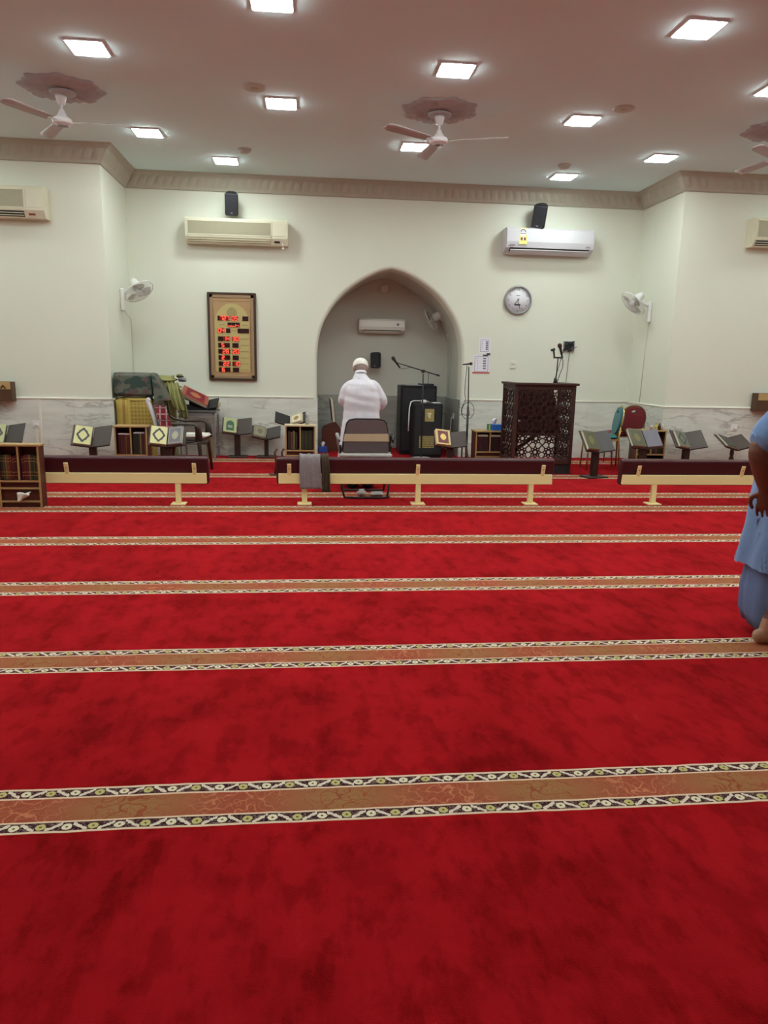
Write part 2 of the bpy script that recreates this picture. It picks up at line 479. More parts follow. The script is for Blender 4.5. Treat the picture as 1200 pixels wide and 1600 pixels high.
# marble dado with its small white rail
def dado(name, lo, hi, m_=M_marble):
    bm = new_bm(); box3(bm, lo, hi, bev=0.003); struct(name, bm, m_)
DT = 0.868; TH = 0.018
dado('trim_1', (XL, YP - TH, 0), (PL + TH, YP, DT))
dado('trim_2', (PL, YP, 0), (PL + TH, YW, DT))
dado('trim_3', (PL + TH, YW - TH, 0), (arch[0][0] + 0.004, YW, DT))
dado('trim_4', (arch[-1][0] - 0.004, YW - TH, 0), (PR - TH, YW, DT))
dado('trim_5', (PR - TH, YP, 0), (PR, YW, DT))
dado('trim_6', (PR - TH, YP - TH, 0), (XR, YP, DT))
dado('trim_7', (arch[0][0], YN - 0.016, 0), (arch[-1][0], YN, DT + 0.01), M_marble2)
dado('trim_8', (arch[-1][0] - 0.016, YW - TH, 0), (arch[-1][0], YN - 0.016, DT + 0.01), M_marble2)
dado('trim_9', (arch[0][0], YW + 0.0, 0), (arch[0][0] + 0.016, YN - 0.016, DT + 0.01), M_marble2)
bm = new_bm()
rz = DT + 0.012
for a, b in (((XL, YP - .012), (PL + .012, YP - .012)), ((PL + .012, YP - .012), (PL + .012, YW - .012)),
             ((PL + .012, YW - .012), (arch[0][0] - 0.05, YW - .012)), ((arch[-1][0] + 0.05, YW - .012), (PR - .012, YW - .012)),
             ((PR - .012, YW - .012), (PR - .012, YP - .012)), ((PR - .012, YP - .012), (XR, YP - .012))):
    add_tube(bm, [(a[0], a[1], rz), (b[0], b[1], rz)], [0.016, 0.016], 8)
struct('trim_10', bm, M_mould)

# cornice: a relief profile swept along the front walls with mitred corners
prof = [(0.0, 3.722), (0.022, 3.724), (0.030, 3.742), (0.036, 3.750), (0.052, 3.772), (0.066, 3.795), (0.082, 3.820), (0.100, 3.845),
        (0.118, 3.868), (0.134, 3.882), (0.150, 3.888), (0.156, 3.900), (0.185, 3.906), (0.192, 3.929)]
path = [((XL, YP), (0, -1)), ((PL, YP), (1, -1)), ((PL, YW), (1, -1)), ((PR, YW), (-1, -1)), ((PR, YP), (-1, -1)), ((XR, YP), (0, -1))]
bm = new_bm()
prev = None; L = 0.0
for i in range(len(path) - 1):
    (a, na), (b, nb) = path[i], path[i + 1]
    a, b, na, nb = Vector(a), Vector(b), Vector(na), Vector(nb)
    ln = (b - a).length; n = max(2, int(ln / 0.014))
    t = (b - a).normalized()
    nn = Vector((t.y, -t.x))
    for k in range(n + 1):
        s = k / n; p = a.lerp(b, s); u = L + ln * s
        e = min(1.0, ln * s / 0.03, ln * (1 - s) / 0.03)
        nv = na.lerp(nb, s)
        # away from the mitres the profile goes straight out along the wall normal
        ring = []
        for j, (d, z) in enumerate(prof):
            q = (j - 3) / 6.0
            dd = 0.0
            if 3 <= j <= 9:
                ph = (u / 0.115) % 1.0
                leaf = max(0.0, math.cos((ph - 0.5) * PI * 1.0)) ** 0.6
                env = math.sin(max(0, min(1, q)) * PI)
                vein = 0.35 * abs(math.cos((ph - 0.5) * PI * 4)) * (1 - q)
                dd = e * (0.032 * leaf * env * (1.0 - 0.5 * vein) - 0.006)
            # mitre offset: shear the section along the wall near both ends
            sh = 0.0
            base = p + nn * (d + dd)
            da = a + na * d if i > 0 else a + nn * d
            db = b + nb * d if i < len(path) - 2 else b + nn * d
            lo = (da - a).dot(t); hi = (db - b).dot(t)
            along = (p - a).dot(t)
            along = lo + (ln + hi - lo) * s
            base = a + t * along + nn * (d + dd)
            ring.append(bm.verts.new((base.x, base.y, z)))
        if k > 0:
            for j in range(len(prof) - 1):
                bm.faces.new((prev[j], prev[j + 1], ring[j + 1], ring[j])).smooth = True
        prev = ring
    L += ln; prev = None
struct('trim_11', bm, M_corn)

# ------------------------------------------------------------------ ceiling: lights, roses, fans, vents
M_emit = mat('lit_diffuser', (0.9, 0.9, 0.9, 1), 0.5, emit=LAMP_COL, estr=LAMP)
M_frame = mat('light_frame', (0.85, 0.85, 0.86, 1), 0.4, vary=0.01)
light0 = thing('ceiling_light', 'x', 'ceiling light', group='square ceiling light panels')
bm = new_bm()
[box3(bm, lo, hi, bev=.002) for lo, hi in (((-.153, -.153, -.014), (.153, -.140, 0)), ((-.153, .140, -.014), (.153, .153, 0)), ((-.153, -.140, -.014), (-.140, .140, 0)), ((.140, -.140, -.014), (.153, .140, 0)))]
obj('frame', bm, M_frame, light0)
bm = new_bm(); box3(bm, (-.140, -.140, -0.021), (.140, .140, -0.002), bev=0.002); obj('diffuser', bm, M_emit, light0)
LIGHTS = [
    (-1.826, 6.917, 'lit square ceiling panel left of and nearer than the ceiling fan at left'),
    (-1.826, 9.213, 'lit square ceiling panel just beyond the left ceiling fan, over the left cornice corner'),
    (-1.065, 10.261, 'lit square ceiling panel above the old wall air conditioner by the back cornice'),
    (-0.265, 5.880, 'lit square ceiling panel cut by the top edge of the picture'),
    (-0.275, 8.000, 'lit square ceiling panel midway between the left and the middle ceiling fan'),
    (1.240, 9.240, 'lit square ceiling panel just behind and under the middle ceiling fan'),
    (1.275, 6.911, 'lit square ceiling panel on the near side of the middle ceiling fan'),
    (2.930, 5.860, 'largest and brightest square ceiling panel, at the top right'),
    (2.833, 8.015, 'lit square ceiling panel beside the tan round vent right of the middle fan'),
    (3.422, 10.264, 'lit square ceiling panel over the white air conditioner by the back cornice'),
    (4.272, 9.198, 'lit square ceiling panel near the right cornice corner')]
first = True
for x, y, lb in LIGHTS:
    if first: light0.location = (x, y, ZC); light0['label'] = lb; first = False
    else: dup(light0, lb, (x, y, ZC))
for k, (x, y) in enumerate([(-1.83, 4.75), (1.27, 4.75), (4.30, 4.75), (-0.27, 3.65), (2.85, 3.65), (-1.83, 2.55), (1.27, 2.55), (4.30, 2.55),  # unseen panels continuing the ceiling grid, added to brighten the hall
                            (-3.40, 8.0), (6.0, 8.0), (-3.40, 5.88), (6.0, 5.88), (-3.4, 3.65), (6.0, 3.65), (4.27, 6.91),
                            (-4.9, 6.9), (7.4, 6.9), (-4.9, 9.2), (7.4, 9.2)]):
    dup(light0, 'unseen lit square ceiling panel out of the picture, added to brighten the hall', (x, y, ZC), group='unseen ceiling panels added to brighten the hall')

# plaster roses
def make_rose(loc, label):
    t = thing('ceiling_rose', label, 'ceiling rose', (loc[0], loc[1], ZC), 0.2, 'ceiling roses')
    n = 96; rings = []
    for f, z in ((1.0, 0.0), (1.0, -0.012), (0.93, -0.026), (0.78, -0.022), (0.74, -0.032), (0.55, -0.030), (0.5, -0.022), (0.3, -0.026), (0.26, -0.040), (0.16, -0.044), (0.02, -0.044)):
        ring = []
        for k in range(n):
            th = 2 * PI * k / n
            lob = 0.37 * (1 + 0.055 * math.cos(8 * th) * (f > 0.3) + 0.035 * math.cos(16 * th) * (f > 0.5))
            zz = z + (0.006 * math.cos(24 * th) if 0.5 <= f < 0.95 else 0)
            ring.append(Vector((lob * f * math.cos(th), lob * f * math.sin(th), min(zz, -0.0))))
        rings.append(ring)
    bm = new_bm(); add_loft(bm, rings); obj('plaster_relief', bm, M_rose, t)
    bm = new_bm(); add_lathe(bm, [(0.12, -0.036), (0.12, -0.052), (0.105, -0.058), (0.03, -0.058)], 32); obj('centre_plate', bm, M_rose, t)
    return t
make_rose((-2.352, 7.927), 'grey lobed plaster rose above the ceiling fan at left')
make_rose((1.318, 7.965), 'grey lobed plaster rose above the middle ceiling fan')
make_rose((5.02, 7.985), 'grey plaster rose cut off by the right edge of the picture')

M_blade = mat('grey_brown_fan_blade', (0.50, 0.46, 0.46, 1), 0.45, vary=0.04)
M_fanwhite = mat('fan_enamel', (0.80, 0.77, 0.78, 1), 0.3, vary=0.02)
def make_fan(loc, angles, rb, label):
    t = thing('ceiling_fan', label, 'ceiling fan', (loc[0], loc[1], ZC - 0.058), 0, 'white ceiling fans')
    bm = new_bm(); add_lathe(bm, [(0.01, 0.0), (0.052, -0.0), (0.050, -0.02), (0.034, -0.075), (0.016, -0.085)], 24); obj('canopy', bm, M_fanwhite, t)
    bm = new_bm(); add_lathe(bm, [(0.012, -0.06), (0.012, -0.17)], 12); obj('downrod', bm, M_fanwhite, t)
    bm = new_bm(); add_lathe(bm, [(0.014, -0.12), (0.022, -0.13), (0.034, -0.16), (0.055, -0.19), (0.085, -0.208), (0.092, -0.22), (0.092, -0.245), (0.080, -0.256),
                                  (0.062, -0.258), (0.055, -0.268), (0.02, -0.270)], 32)
    hsg = obj('motor_housing', bm, M_fanwhite, t)
    bm = new_bm(); add_lathe(bm, [(0.052, -0.262), (0.05, -0.276), (0.01, -0.278)], 24); obj('bottom_cap', bm, M_grey, hsg)
    for a in angles:
        M = Matrix.Rotation(R(a), 4, 'Z')
        bm = new_bm()
        add_box(bm, (0.12, 0, -0.232), (0.10, 0.028, 0.006), bev=0.002, M=M)
        ir = obj('blade_iron', bm, M_chrome, t)
        bm = new_bm()
        rings = []
        for s in range(9):
            q = s / 8; x = 0.15 + (rb - 0.15) * q
            wd = 0.048 + 0.018 * q - (0.02 if s == 8 else 0)
            c = math.cos(R(13)); sn = math.sin(R(13)); zz = -0.230
            rings.append([M @ Vector((x, -wd * c, zz - wd * sn)), M @ Vector((x, 0, zz + 0.006)), M @ Vector((x, wd * c, zz + wd * sn)),
                          M @ Vector((x, wd * c, zz + wd * sn - 0.004)), M @ Vector((x, 0, zz + 0.002)), M @ Vector((x, -wd * c, zz - wd * sn - 0.004))])
        add_loft(bm, rings); obj('blade', bm, M_blade, t)
make_fan((-2.38, 7.965), (-121, 4.6, 122), 0.65, 'white ceiling fan with brownish blades at the upper left')
make_fan((1.32, 7.965), (-19, -146, 97), 0.70, 'white ceiling fan with brownish blades in the middle of the ceiling')
make_fan((5.02, 7.985), (-142, -22, 98), 0.62, 'ceiling fan at the right edge with only one blade tip in view')

M_vent = mat('tan_vent', (0.44, 0.41, 0.30, 1), 0.6, vary=0.1, scale=20)
M_ventrim = mat('beige_vent_rim', (0.56, 0.56, 0.50, 1), 0.6)
for x, y, r, lb, cat, nm in ((-0.508, 7.619, 0.105, 'round tan ceiling spotlight, unlit, near the upper left of the lit panels', 'spotlight', 'recessed_spotlight'),
                         (3.109, 7.617, 0.105, 'round tan ceiling spotlight, unlit, at the upper right beside a lit panel', 'spotlight', 'recessed_spotlight')):
    t = thing(nm, lb, cat, (x, y, ZC), 0, 'unlit round spotlights')
    bm = new_bm(); add_lathe(bm, [(r * .8, 0), (r, 0), (r, -0.008), (r * 0.9, -0.016), (r * 0.72, -0.012)], 32); obj('rim', bm, M_ventrim, t)
    bm = new_bm(); add_lathe(bm, [(0.01, -0.001), (r * 0.72, -0.001), (r * 0.70, -0.010), (0.02, -0.013)], 32); obj('lens', bm, M_vent, t)
for x, y, lb in ((-0.783, 9.72, 'small round smoke detector over the old air conditioner'), (3.246, 9.738, 'small round smoke detector over the white air conditioner')):
    t = thing('smoke_detector', lb, 'smoke detector', (x, y, ZC), 0, 'round smoke detectors')
    bm = new_bm(); add_lathe(bm, [(0.02, 0), (0.085, 0), (0.085, -0.012), (0.07, -0.02)], 28); obj('base', bm, M_ventrim, t)
    bm = new_bm(); add_lathe(bm, [(0.07, -0.018), (0.062, -0.04), (0.03, -0.05), (0.01, -0.05)], 28); obj('cover', bm, M_ventrim, t)
# ------------------------------------------------------------------ wall appliances
def old_ac(name_label, x0, x1, z0, z1, yw, group='old cream air conditioners', pull=False):
    """boxy split unit; local x along the wall, y=0 the wall, -y the room"""
    W, H, D = x1 - x0, z1 - z0, 0.20
    t = thing('air_conditioner', name_label, 'air conditioner', (x0, yw, z0), 0, group)
    bm = new_bm()
    add_prism_x(bm, [(0, 0.0), (0, H), (-D + .02, H), (-D, H - .02), (-D, 0.085), (-D + 0.05, 0.0)], 0, W)
    obj('casing', bm, M_oldac, t)
    g0, g1 = 0.035, W - 0.235
    bm = new_bm(); fr = 0.012
    box3(bm, (g0 - fr, -D - .008, 0.105), (g1 + fr, -D, 0.117)); box3(bm, (g0 - fr, -D - .008, H - .05), (g1 + fr, -D, H - .038))
    box3(bm, (g0 - fr, -D - .008, .105), (g0, -D, H - .038)); box3(bm, (g1, -D - .008, .105), (g1 + fr, -D, H - .038))
    obj('grille_frame', bm, M_oldac, t)
    bm = new_bm(); n = 16
    box3(bm, (g0, -D - .001, .117), (g1, -D, H - .05))
    for k in range(n):
        z = .120 + (H - .05 - .120) * (k + .5) / n
        box3(bm, (g0, -D - .004, z - .003), (g1, -D - .001, z + .003))
    obj('intake_grille', bm, M_oldac2, t)
    bm = new_bm(); box3(bm, (g1 + .03, -D - .004, .115), (W - .02, -D, H - .045), bev=.002); obj('control_cover', bm, M_oldac, t)
    # outlet on the slanted underside
    M = Matrix.Translation((0, -D + .025, .042)) @ Matrix.Rotation(math.atan2(.085, .05) - PI / 2, 4, 'X')
    sl = math.hypot(.085, .05)
    th = math.atan2(0.05, 0.085)
    M = Matrix.Translation((0, -D + .025, .0425)) @ Matrix.Rotation(th, 4, 'X')
    bm = new_bm(); box3(bm, (.03, -.003, -.036), (W - .24, .0, .036), M=M); obj('outlet_slot', bm, M_dark if not pull else M_oldac2, t)
    bm = new_bm()
    for zz in (-.016, .014): box3(bm, (.03, -.010, zz - .004), (W - .245, -.003, zz + .004), M=M)
    obj('louvre', bm, M_oldac, t)
    bm = new_bm(); box3(bm, (W - .19, -.008, -.012), (W - .11, -.0, .014), bev=.003, M=M); obj('switch_knob', bm, M_black if pull else M_chrome, t)
    if pull:
        bm = new_bm(); add_tube(bm, [(W - .075, -D + .03, .03), (W - .07, -D + .02, -.03)], .004, 6); add_sphere(bm, (W - .068, -D + .018, -.045), .018, 10)
        obj('drain_plug', bm, M_white, t)
    return t
def add_prism_x(bm, poly, x0, x1, M=None):
    """polygon in y,z pushed out along x"""
    a = [Vector((x0, y, z)) for y, z in poly]; b = [Vector((x1, y, z)) for y, z in poly]
    if M is not None: a = [M @ p for p in a]; b = [M @ p for p in b]
    add_loft(bm, [a, b], True, False)
old_ac('yellowed air conditioner above the prayer time board, with a hanging drain plug', -1.715, -0.300, 3.010, 3.345, YW, pull=True)
old_ac('yellowed air conditioner on the left wall block, cut by the picture edge', -4.60, -3.175, 3.045, 3.405, YP)
old_ac('yellowed air conditioner on the right wall block, cut by the picture edge', 5.90, 7.32, 3.035, 3.405, YP)

def new_ac(label, x0, x1, z0, z1, yw, material, stickers, group=None, D=0.23):
    W, H = x1 - x0, z1 - z0
    t = thing('air_conditioner', label, 'air conditioner', (x0, yw, z0), 0, group)
    bm = new_bm()
    add_prism_x(bm, [(0, 0.03), (0, H), (-D * .75, H), (-D * .95, H - .03), (-D, H * .45), (-D * .93, H * .22), (-D * .55, 0.03), (-D * .3, 0)], 0, W)
    bmesh.ops.bevel(bm, geom=[e for e in bm.edges if abs(e.verts[0].co.x - e.verts[1].co.x) < 1e-5], offset=.014, segments=3, affect='EDGES', clamp_overlap=True)
    obj('casing', bm, material, t)
    bm = new_bm(); add_prism_x(bm, [(-D * .90, H * .235), (-D * .945, H * .215), (-D * .60, H * .07), (-D * .56, H * .085)], .07, W - .07); obj('outlet_slot', bm, M_dark, t)
    bm = new_bm(); add_prism_x(bm, [(-D * .955, H * .155), (-D * .97, H * .135), (-D * .66, H * .005), (-D * .645, H * .025)], .075, W - .075); obj('flap', bm, material, t)
    if stickers:
        yf = -D * .985
        M = Matrix.Translation((W * .19, -D * .955 - .003, H * .70)) @ Matrix.Rotation(R(-6.5), 4, 'X')
        bm = new_bm(); box3(bm, (-.058, -.002, -.13), (.058, .0, .10), M=M); st = obj('energy_sticker', bm, mat('yellow_sticker', (0.80, 0.72, 0.22, 1), 0.6, vary=.04), t)
        bm = new_bm(); box3(bm, (-.04, -.003, -.02), (.04, -.002, .09), M=M); obj('sticker_panel', bm, M_paper, st)
        bm = new_bm()
        add_tube(bm, [M @ Vector((.034 * math.cos(a), -.004, .045 + .034 * math.sin(a))) for a in [PI * k / 10 for k in range(11)]], .005, 6)
        box3(bm, (-.042, -.004, .018), (.042, -.002, .026), M=M)
        obj('sticker_dial', bm, M_ink, st)
        bm = new_bm()
        for sx in (-.036, .010): box3(bm, (sx, -.004, -.075), (sx + .028, -.002, -.035), M=M)
        obj('sticker_print', bm, mat('maroon_print', (0.16, 0.05, 0.10, 1), .7), st)
        bm = new_bm()
        for xx, ww in ((.06, .075), (W - .13, .06)): box3(bm, (xx, -D - .003, H * .30), (xx + ww, -D + .004, H * .34))
        obj('maker_plate', bm, mat('grey_print', (0.30, .29, .32, 1), .5), t)
    else:
        bm = new_bm(); add_lathe(bm, [(.001, 0), (.022, 0), (.022, .004), (.001, .004)], 16, M=Matrix.Translation((W * .84, -D + .002, H * .62)) @ Matrix.Rotation(PI / 2, 4, 'X')); obj('badge', bm, M_grey, t)
    return t
new_ac('glossy white air conditioner with a yellow energy sticker, right of the niche', 2.835, 4.165, 3.015, 3.375, YW, M_whitecool, True)
new_ac('small plain air conditioner inside the arched niche', 0.802, 1.555, 1.885, 2.115, YN, mat('dull_white_plastic', (0.76, .74, .66, 1), .4, vary=.02), False, D=.19)

def wall_speaker(label, x, z, yw, pan, tilt, h=.30, w_=.185, roll=0, group='black wall loudspeakers'):
    t = thing('wall_loudspeaker', label, 'loudspeaker', (x, yw, z), 0, group)
    bm = new_bm(); box3(bm, (-.03, -.012, -.05), (.03, 0, .05), bev=.004); add_tube(bm, [(0, -.005, 0), (0, -.07, 0.0), (0, -.10, -.01)], .013, 8); obj('bracket', bm, M_black, t)
    M = Matrix.Translation((0, -.17, -.01)) @ Matrix.Rotation(R(pan), 4, 'Z') @ Matrix.Rotation(R(roll), 4, 'Y') @ Matrix.Rotation(R(tilt), 4, 'X')
    bm = new_bm()
    poly = [(-w_ / 2, -.085), (w_ / 2, -.085), (w_ / 2 - .01, .0), (w_ / 2 - .05, .08), (-w_ / 2 + .05, .08), (-w_ / 2 + .01, 0)]
    a = [M @ Vector((px, py, -h / 2)) for px, py in poly]; b = [M @ Vector((px, py, h / 2)) for px, py in poly]
    add_loft(bm, [a, b], True, False)
    bmesh.ops.bevel(bm, geom=list(bm.edges), offset=.018, segments=3, affect='EDGES', clamp_overlap=True)
    obj('cabinet', bm, M_black, t)
    bm = new_bm(); add_box(bm, (0, -.088, 0), (w_ - .016, .016, h - .016), bev=.03, seg=3, M=M); gr = obj('grille', bm, mat('blue_grey_grille', (.028, .031, .038, 1), .6, vary=.2, scale=120), t)
    bm = new_bm(); add_box(bm, (0.0, -.0975, -h / 2 + .04), (.03, .004, .012), M=M); obj('badge', bm, M_grey, gr)
    return t
wall_speaker('black loudspeaker high on the wall above the yellowed air conditioner', -1.075, 3.555, YW, 6, 22)
wall_speaker('black loudspeaker high on the wall above the white air conditioner', 3.345, 3.560, YW, -30, 24, .325, .20, 13)
wall_speaker('black loudspeaker inside the niche, beside the man in white', 1.10, 1.465, YN, -25, 4, h=.255, w_=.17)

# prayer time board with red digits
t = thing('prayer_time_board', 'framed gold prayer time board with glowing red digits', 'digital clock', (-1.115, YW, 1.74), 0)
W, H = .690, 1.245
bm = new_bm()
for lo, hi in (((-W / 2, -.055, -H / 2), (-W / 2 + .032, 0, H / 2)), ((W / 2 - .032, -.055, -H / 2), (W / 2, 0, H / 2)),
               ((-W / 2 + .03, -.055, H / 2 - .032), (W / 2 - .03, 0, H / 2)), ((-W / 2 + .03, -.055, -H / 2), (W / 2 - .03, 0, -H / 2 + .032))):
    box3(bm, lo, hi, bev=.006)
obj('frame', bm, mat('dark_bronze_frame', (0.075, .042, .026, 1), .35, metal=.3, vary=.15), t)
bm = new_bm()
fi = .045
for lo, hi in (((-W / 2 + .03, -.046, -H / 2 + .03), (-W / 2 + .03 + fi, -.004, H / 2 - .03)), ((W / 2 - .03 - fi, -.046, -H / 2 + .03), (W / 2 - .03, -.004, H / 2 - .03)),
               ((-W / 2 + .03, -.046, H / 2 - .03 - fi), (W / 2 - .03, -.004, H / 2 - .03)), ((-W / 2 + .03, -.046, -H / 2 + .03), (W / 2 - .03, -.004, -H / 2 + .03 + fi))):
    box3(bm, lo, hi, bev=.004)
obj('inner_border', bm, mat('bronze_border', (0.36, .24, .14, 1), .4, metal=.2, vary=.08, scale=9), t)
bm = new_bm(); box3(bm, (-W / 2 + .05, -.036, -H / 2 + .05), (W / 2 - .05, -.006, H / 2 - .05)); face = obj('face', bm, mat('tan_board', (0.44, .28, .13, 1), .5, vary=.06), t)
aw = .245; poly = [(-aw, -.50), (aw, -.50), (aw, .22)] + [(aw * math.cos(a) * (1 - .06 * math.sin(2 * a)), .22 + .25 * math.sin(a)) for a in [PI / 2 * k / 10 for k in range(1, 11)]] + \
    [(-aw * math.cos(a) * (1 - .06 * math.sin(2 * a)), .22 + .25 * math.sin(a)) for a in [PI / 2 * k / 10 for k in range(9, -1, -1)]]
bm = new_bm(); add_prism(bm, poly, -.0385, -.036); obj('arch_panel', bm, mat('yellow_gold_panel', (0.52, .42, .17, 1), .5, vary=.05), face)
bm = new_bm(); add_prism(bm, [(.075 * math.cos(a), .33 + .085 * math.sin(a)) for a in [2 * PI * k / 24 for k in range(24)]], -.040, -.0385); obj('round_emblem', bm, mat('olive_emblem', (0.36, .29, .12, 1), .6, vary=.25, scale=60), face)
bm = new_bm()
for sx in (-1, 1): box3(bm, (sx * .262 - .003, -.039, -.50), (sx * .262 + .003, -.036, .40))
box3(bm, (-.262, -.039, -.505), (.262, -.036, -.50)); box3(bm, (-.262, -.039, .50), (.262, -.036, .505))
obj('border_line', bm, mat('red_brown_line', (0.28, .10, .05, 1), .6), face)
SEG = {'0': 'abcdef', '1': 'bc', '2': 'abged', '3': 'abgcd', '4': 'fgbc', '5': 'afgcd', '6': 'afgedc', '7': 'abc', '8': 'abcdefg', '9': 'abcdfg'}
def digits(bm, s, x, z, w_, h, gap):
    q = .0075
    for ch in s:
        if ch != ' ':
            for g in SEG[ch]:
                hx = {'a': (0, h / 2), 'g': (0, 0), 'd': (0, -h / 2)}
                if g in hx:
                    box3(bm, (x - w_ / 2 + q * .3, -.050, z + hx[g][1] - q / 2), (x + w_ / 2 - q * .3, -.0475, z + hx[g][1] + q / 2))
                else:
                    sx = 1 if g in 'bc' else -1; sz = 1 if g in 'bf' else -1
                    box3(bm, (x + sx * w_ / 2 - q / 2, -.050, z + sz * h / 4 - h / 4 + q * .4), (x + sx * w_ / 2 + q / 2, -.0475, z + sz * h / 4 + h / 4 - q * .4))
        x += gap
M_win = mat('dark_red_window', (0.030, .006, .006, 1), .25, vary=.1)
M_glow = mat('red_glow_glass', (0.12, .004, .004, 1), .3, emit=(1, .02, .01, 1), estr=.10)
M_led = mat('red_led', (0.9, .05, .03, 1), .4, emit=(1, .10, .055, 1), estr=2.0)
# rows: (z, windows (x0,x1,lit), digit strings (x,text))
rows = [(.262, [(-.205, -.035, 1), (-.01, .085, 1), (.15, .235, 0)], [(-.150, '727'), (.015, '05')], .050),
        (.172, [(-.065, .11, 1)], [], .05),
        (.088, [(-.205, -.110, 1), (-.088, -.028, 0), (.078, .24, 0)], [(-.180, '04')], .050),
        (-.028, [(-.205, -.035, 1), (-.005, .092, 1)], [(-.108, '14'), (.022, '30')], .050),
        (-.120, [(-.205, -.038, 1), (-.002, .088, 0)], [(-.138, '5')], .045),
        (-.208, [(-.205, -.035, 1), (-.005, .092, 1)], [(-.122, '28'), (.022, '20')], .050),
        (-.296, [(-.205, -.038, 1), (-.002, .088, 0)], [(-.138, '2')], .045),
        (-.384, [(-.205, -.035, 1), (-.005, .092, 1)], [(-.118, '22'), (.036, '10')], .050),
        (-.470, [(-.205, -.038, 1), (-.002, .088, 0)], [(-.138, '6')], .045)]
for z, wins, txt, dh in rows:
    for x0, x1, lit in wins:
        bm = new_bm(); box3(bm, (x0, -.047, z - .032), (x1, -.038, z + .032), bev=.002); obj('display_window', bm, M_win, face)
    for x, s in txt:
        x0 = x - .026; x1 = x + .046 * (len(s) - 1) + .026
        bm = new_bm(); box3(bm, (x0, -.0475, z - .031), (x1, -.0465, z + .031)); obj('lit_window', bm, M_glow, face)
        for q, ch in enumerate(s):
            bm = new_bm(); digits(bm, ch, x + .046 * q, z, .031, dh + .003, .046); obj('digit', bm, M_led, face)
def stroke(bm, pts, r): add_tube(bm, [(x, -.0485, z) for x, z in pts], r, 6)
bmD = new_bm(); stroke(bmD, [(-.058, .150), (-.045, .157), (-.035, .148), (-.02, .148), (-.012, .160), (.0, .150), (.014, .150), (.022, .158)], .005)
stroke(bmD, [(.03, .150), (.05, .150), (.062, .165), (.045, .172)], .005); stroke(bmD, [(.078, .168), (.098, .150)], .005)
obj('lit_word', bmD, M_led, face)
bm = new_bm()
for z in (-.028, -.120, -.208, -.296, -.384, -.470):
    x = .112; k = 0
    while x < .225:
        add_tube(bm, [(x, -.039, z + .004), (x + .008, -.039, z - .008 + .006 * (k % 2)), (x + .016, -.039, z + .002 + .012 * (k % 3 == 1))], .0028, 5)
        x += .021; k += 1
for x0, z in ((-.185, .172), (.145, .170), (.005, .092)):
    for j in range(4): add_tube(bm, [(x0 + j * .02, -.039, z + .004), (x0 + j * .02 + .01, -.039, z - .006), (x0 + j * .02 + .017, -.039, z + .004)], .0026, 5)
obj('lettering', bm, mat('brown_lettering', (0.20, .13, .06, 1), .7), face)

# round wall clock
t = thing('wall_clock', 'round white wall clock with a grey rim, right of the niche arch', 'clock', (3.118, YW, 2.372), 0)
MC = Matrix.Rotation(PI / 2, 4, 'X')
bm = new_bm(); add_lathe(bm, [(.16, 0), (.212, 0), (.212, .03), (.205, .045), (.192, .05), (.186, .042), (.184, .020), (.16, .018)], 48, M=MC); obj('rim', bm, mat('grey_clock_rim', (0.33, .32, .32, 1), .3, metal=.3, vary=.05), t)
bm = new_bm(); add_lathe(bm, [(.001, .004), (.186, .004), (.186, .022), (.001, .022)], 48, M=MC); face = obj('dial', bm, mat('white_dial', (0.80, .80, .84, 1), .5, vary=.01), t)
bm = new_bm()
for k in range(12):
    a = PI / 2 - 2 * PI * (k + 1) / 12
    text_into(bm, str(k + 1), .042, Matrix.Translation((.150 * math.cos(a), -.0235, .150 * math.sin(a))), .0008)
obj('numerals', bm, mat('grey_numeral', (0.22, .22, .24, 1), .6), face)
bm = new_bm()
text_into(bm, 'Quartz', .026, Matrix.Translation((-.010, -.0235, .072)), .0006) if False else box3(bm, (-.030, -.0238, .066), (.030, -.0225, .072))
box3(bm, (-.052, -.0240, -.078), (.040, -.0225, -.054), bev=.001)
obj('dial_marking', bm, M_ink, face)
for nm, ang, ln, wd, dpt in (('hour_hand', 223, .085, .010, .026), ('minute_hand', 164, .135, .007, .028)):
    a = PI / 2 - R(ang)
    bm = new_bm(); M = Matrix.Translation((0, -dpt, 0)) @ Matrix.Rotation(-a, 4, 'Y'); box3(bm, (-.028, -.001, -wd / 2), (ln, .001, wd / 2), M=M); obj(nm, bm, M_ink, t)

# paper notices, switch, junction box
def notice(label, x, z, w_, h, edge):
    t = thing('paper_notice', label, 'notice', (x, YW, z), 0, 'paper notices on the wall')
    bm = new_bm(); box3(bm, (-w_ / 2, -.004, -h / 2), (w_ / 2, 0, h / 2)); obj('sheet', bm, M_paper, t)
    bm = new_bm(); q = .006; i = .028
    for lo, hi in (((-w_ / 2 + i, -.005, -h / 2 + i), (-w_ / 2 + i + q, -.004, h / 2 - i)), ((w_ / 2 - i - q, -.005, -h / 2 + i), (w_ / 2 - i, -.004, h / 2 - i)),
                   ((-w_ / 2 + i, -.005, -h / 2 + i), (w_ / 2 - i, -.004, -h / 2 + i + q)), ((-w_ / 2 + i, -.005, h / 2 - i - q), (w_ / 2 - i, -.004, h / 2 - i))):
        box3(bm, lo, hi)
    obj('border_print', bm, mat('lilac_print', (0.30, .27, .42, 1), .7), t)
    bm = new_bm()
    for k in range(5):
        z0 = h / 2 - .06 - k * (h - .1) / 5
        box3(bm, (w_ * .10, -.005, z0 - .012), (w_ * .27, -.004, z0 + .010)); box3(bm, (-w_ * .25, -.005, z0 - .003), (-w_ * .2, -.004, z0 + .006))
    obj('print', bm, mat('grey_ink', (0.18, .17, .24, 1), .7), t)
    if edge:
        bm = new_bm(); box3(bm, (-w_ / 2, -.0055, -h / 2), (w_ / 2, -.004, -h / 2 + .022)); obj('red_strip', bm, M_red, t)
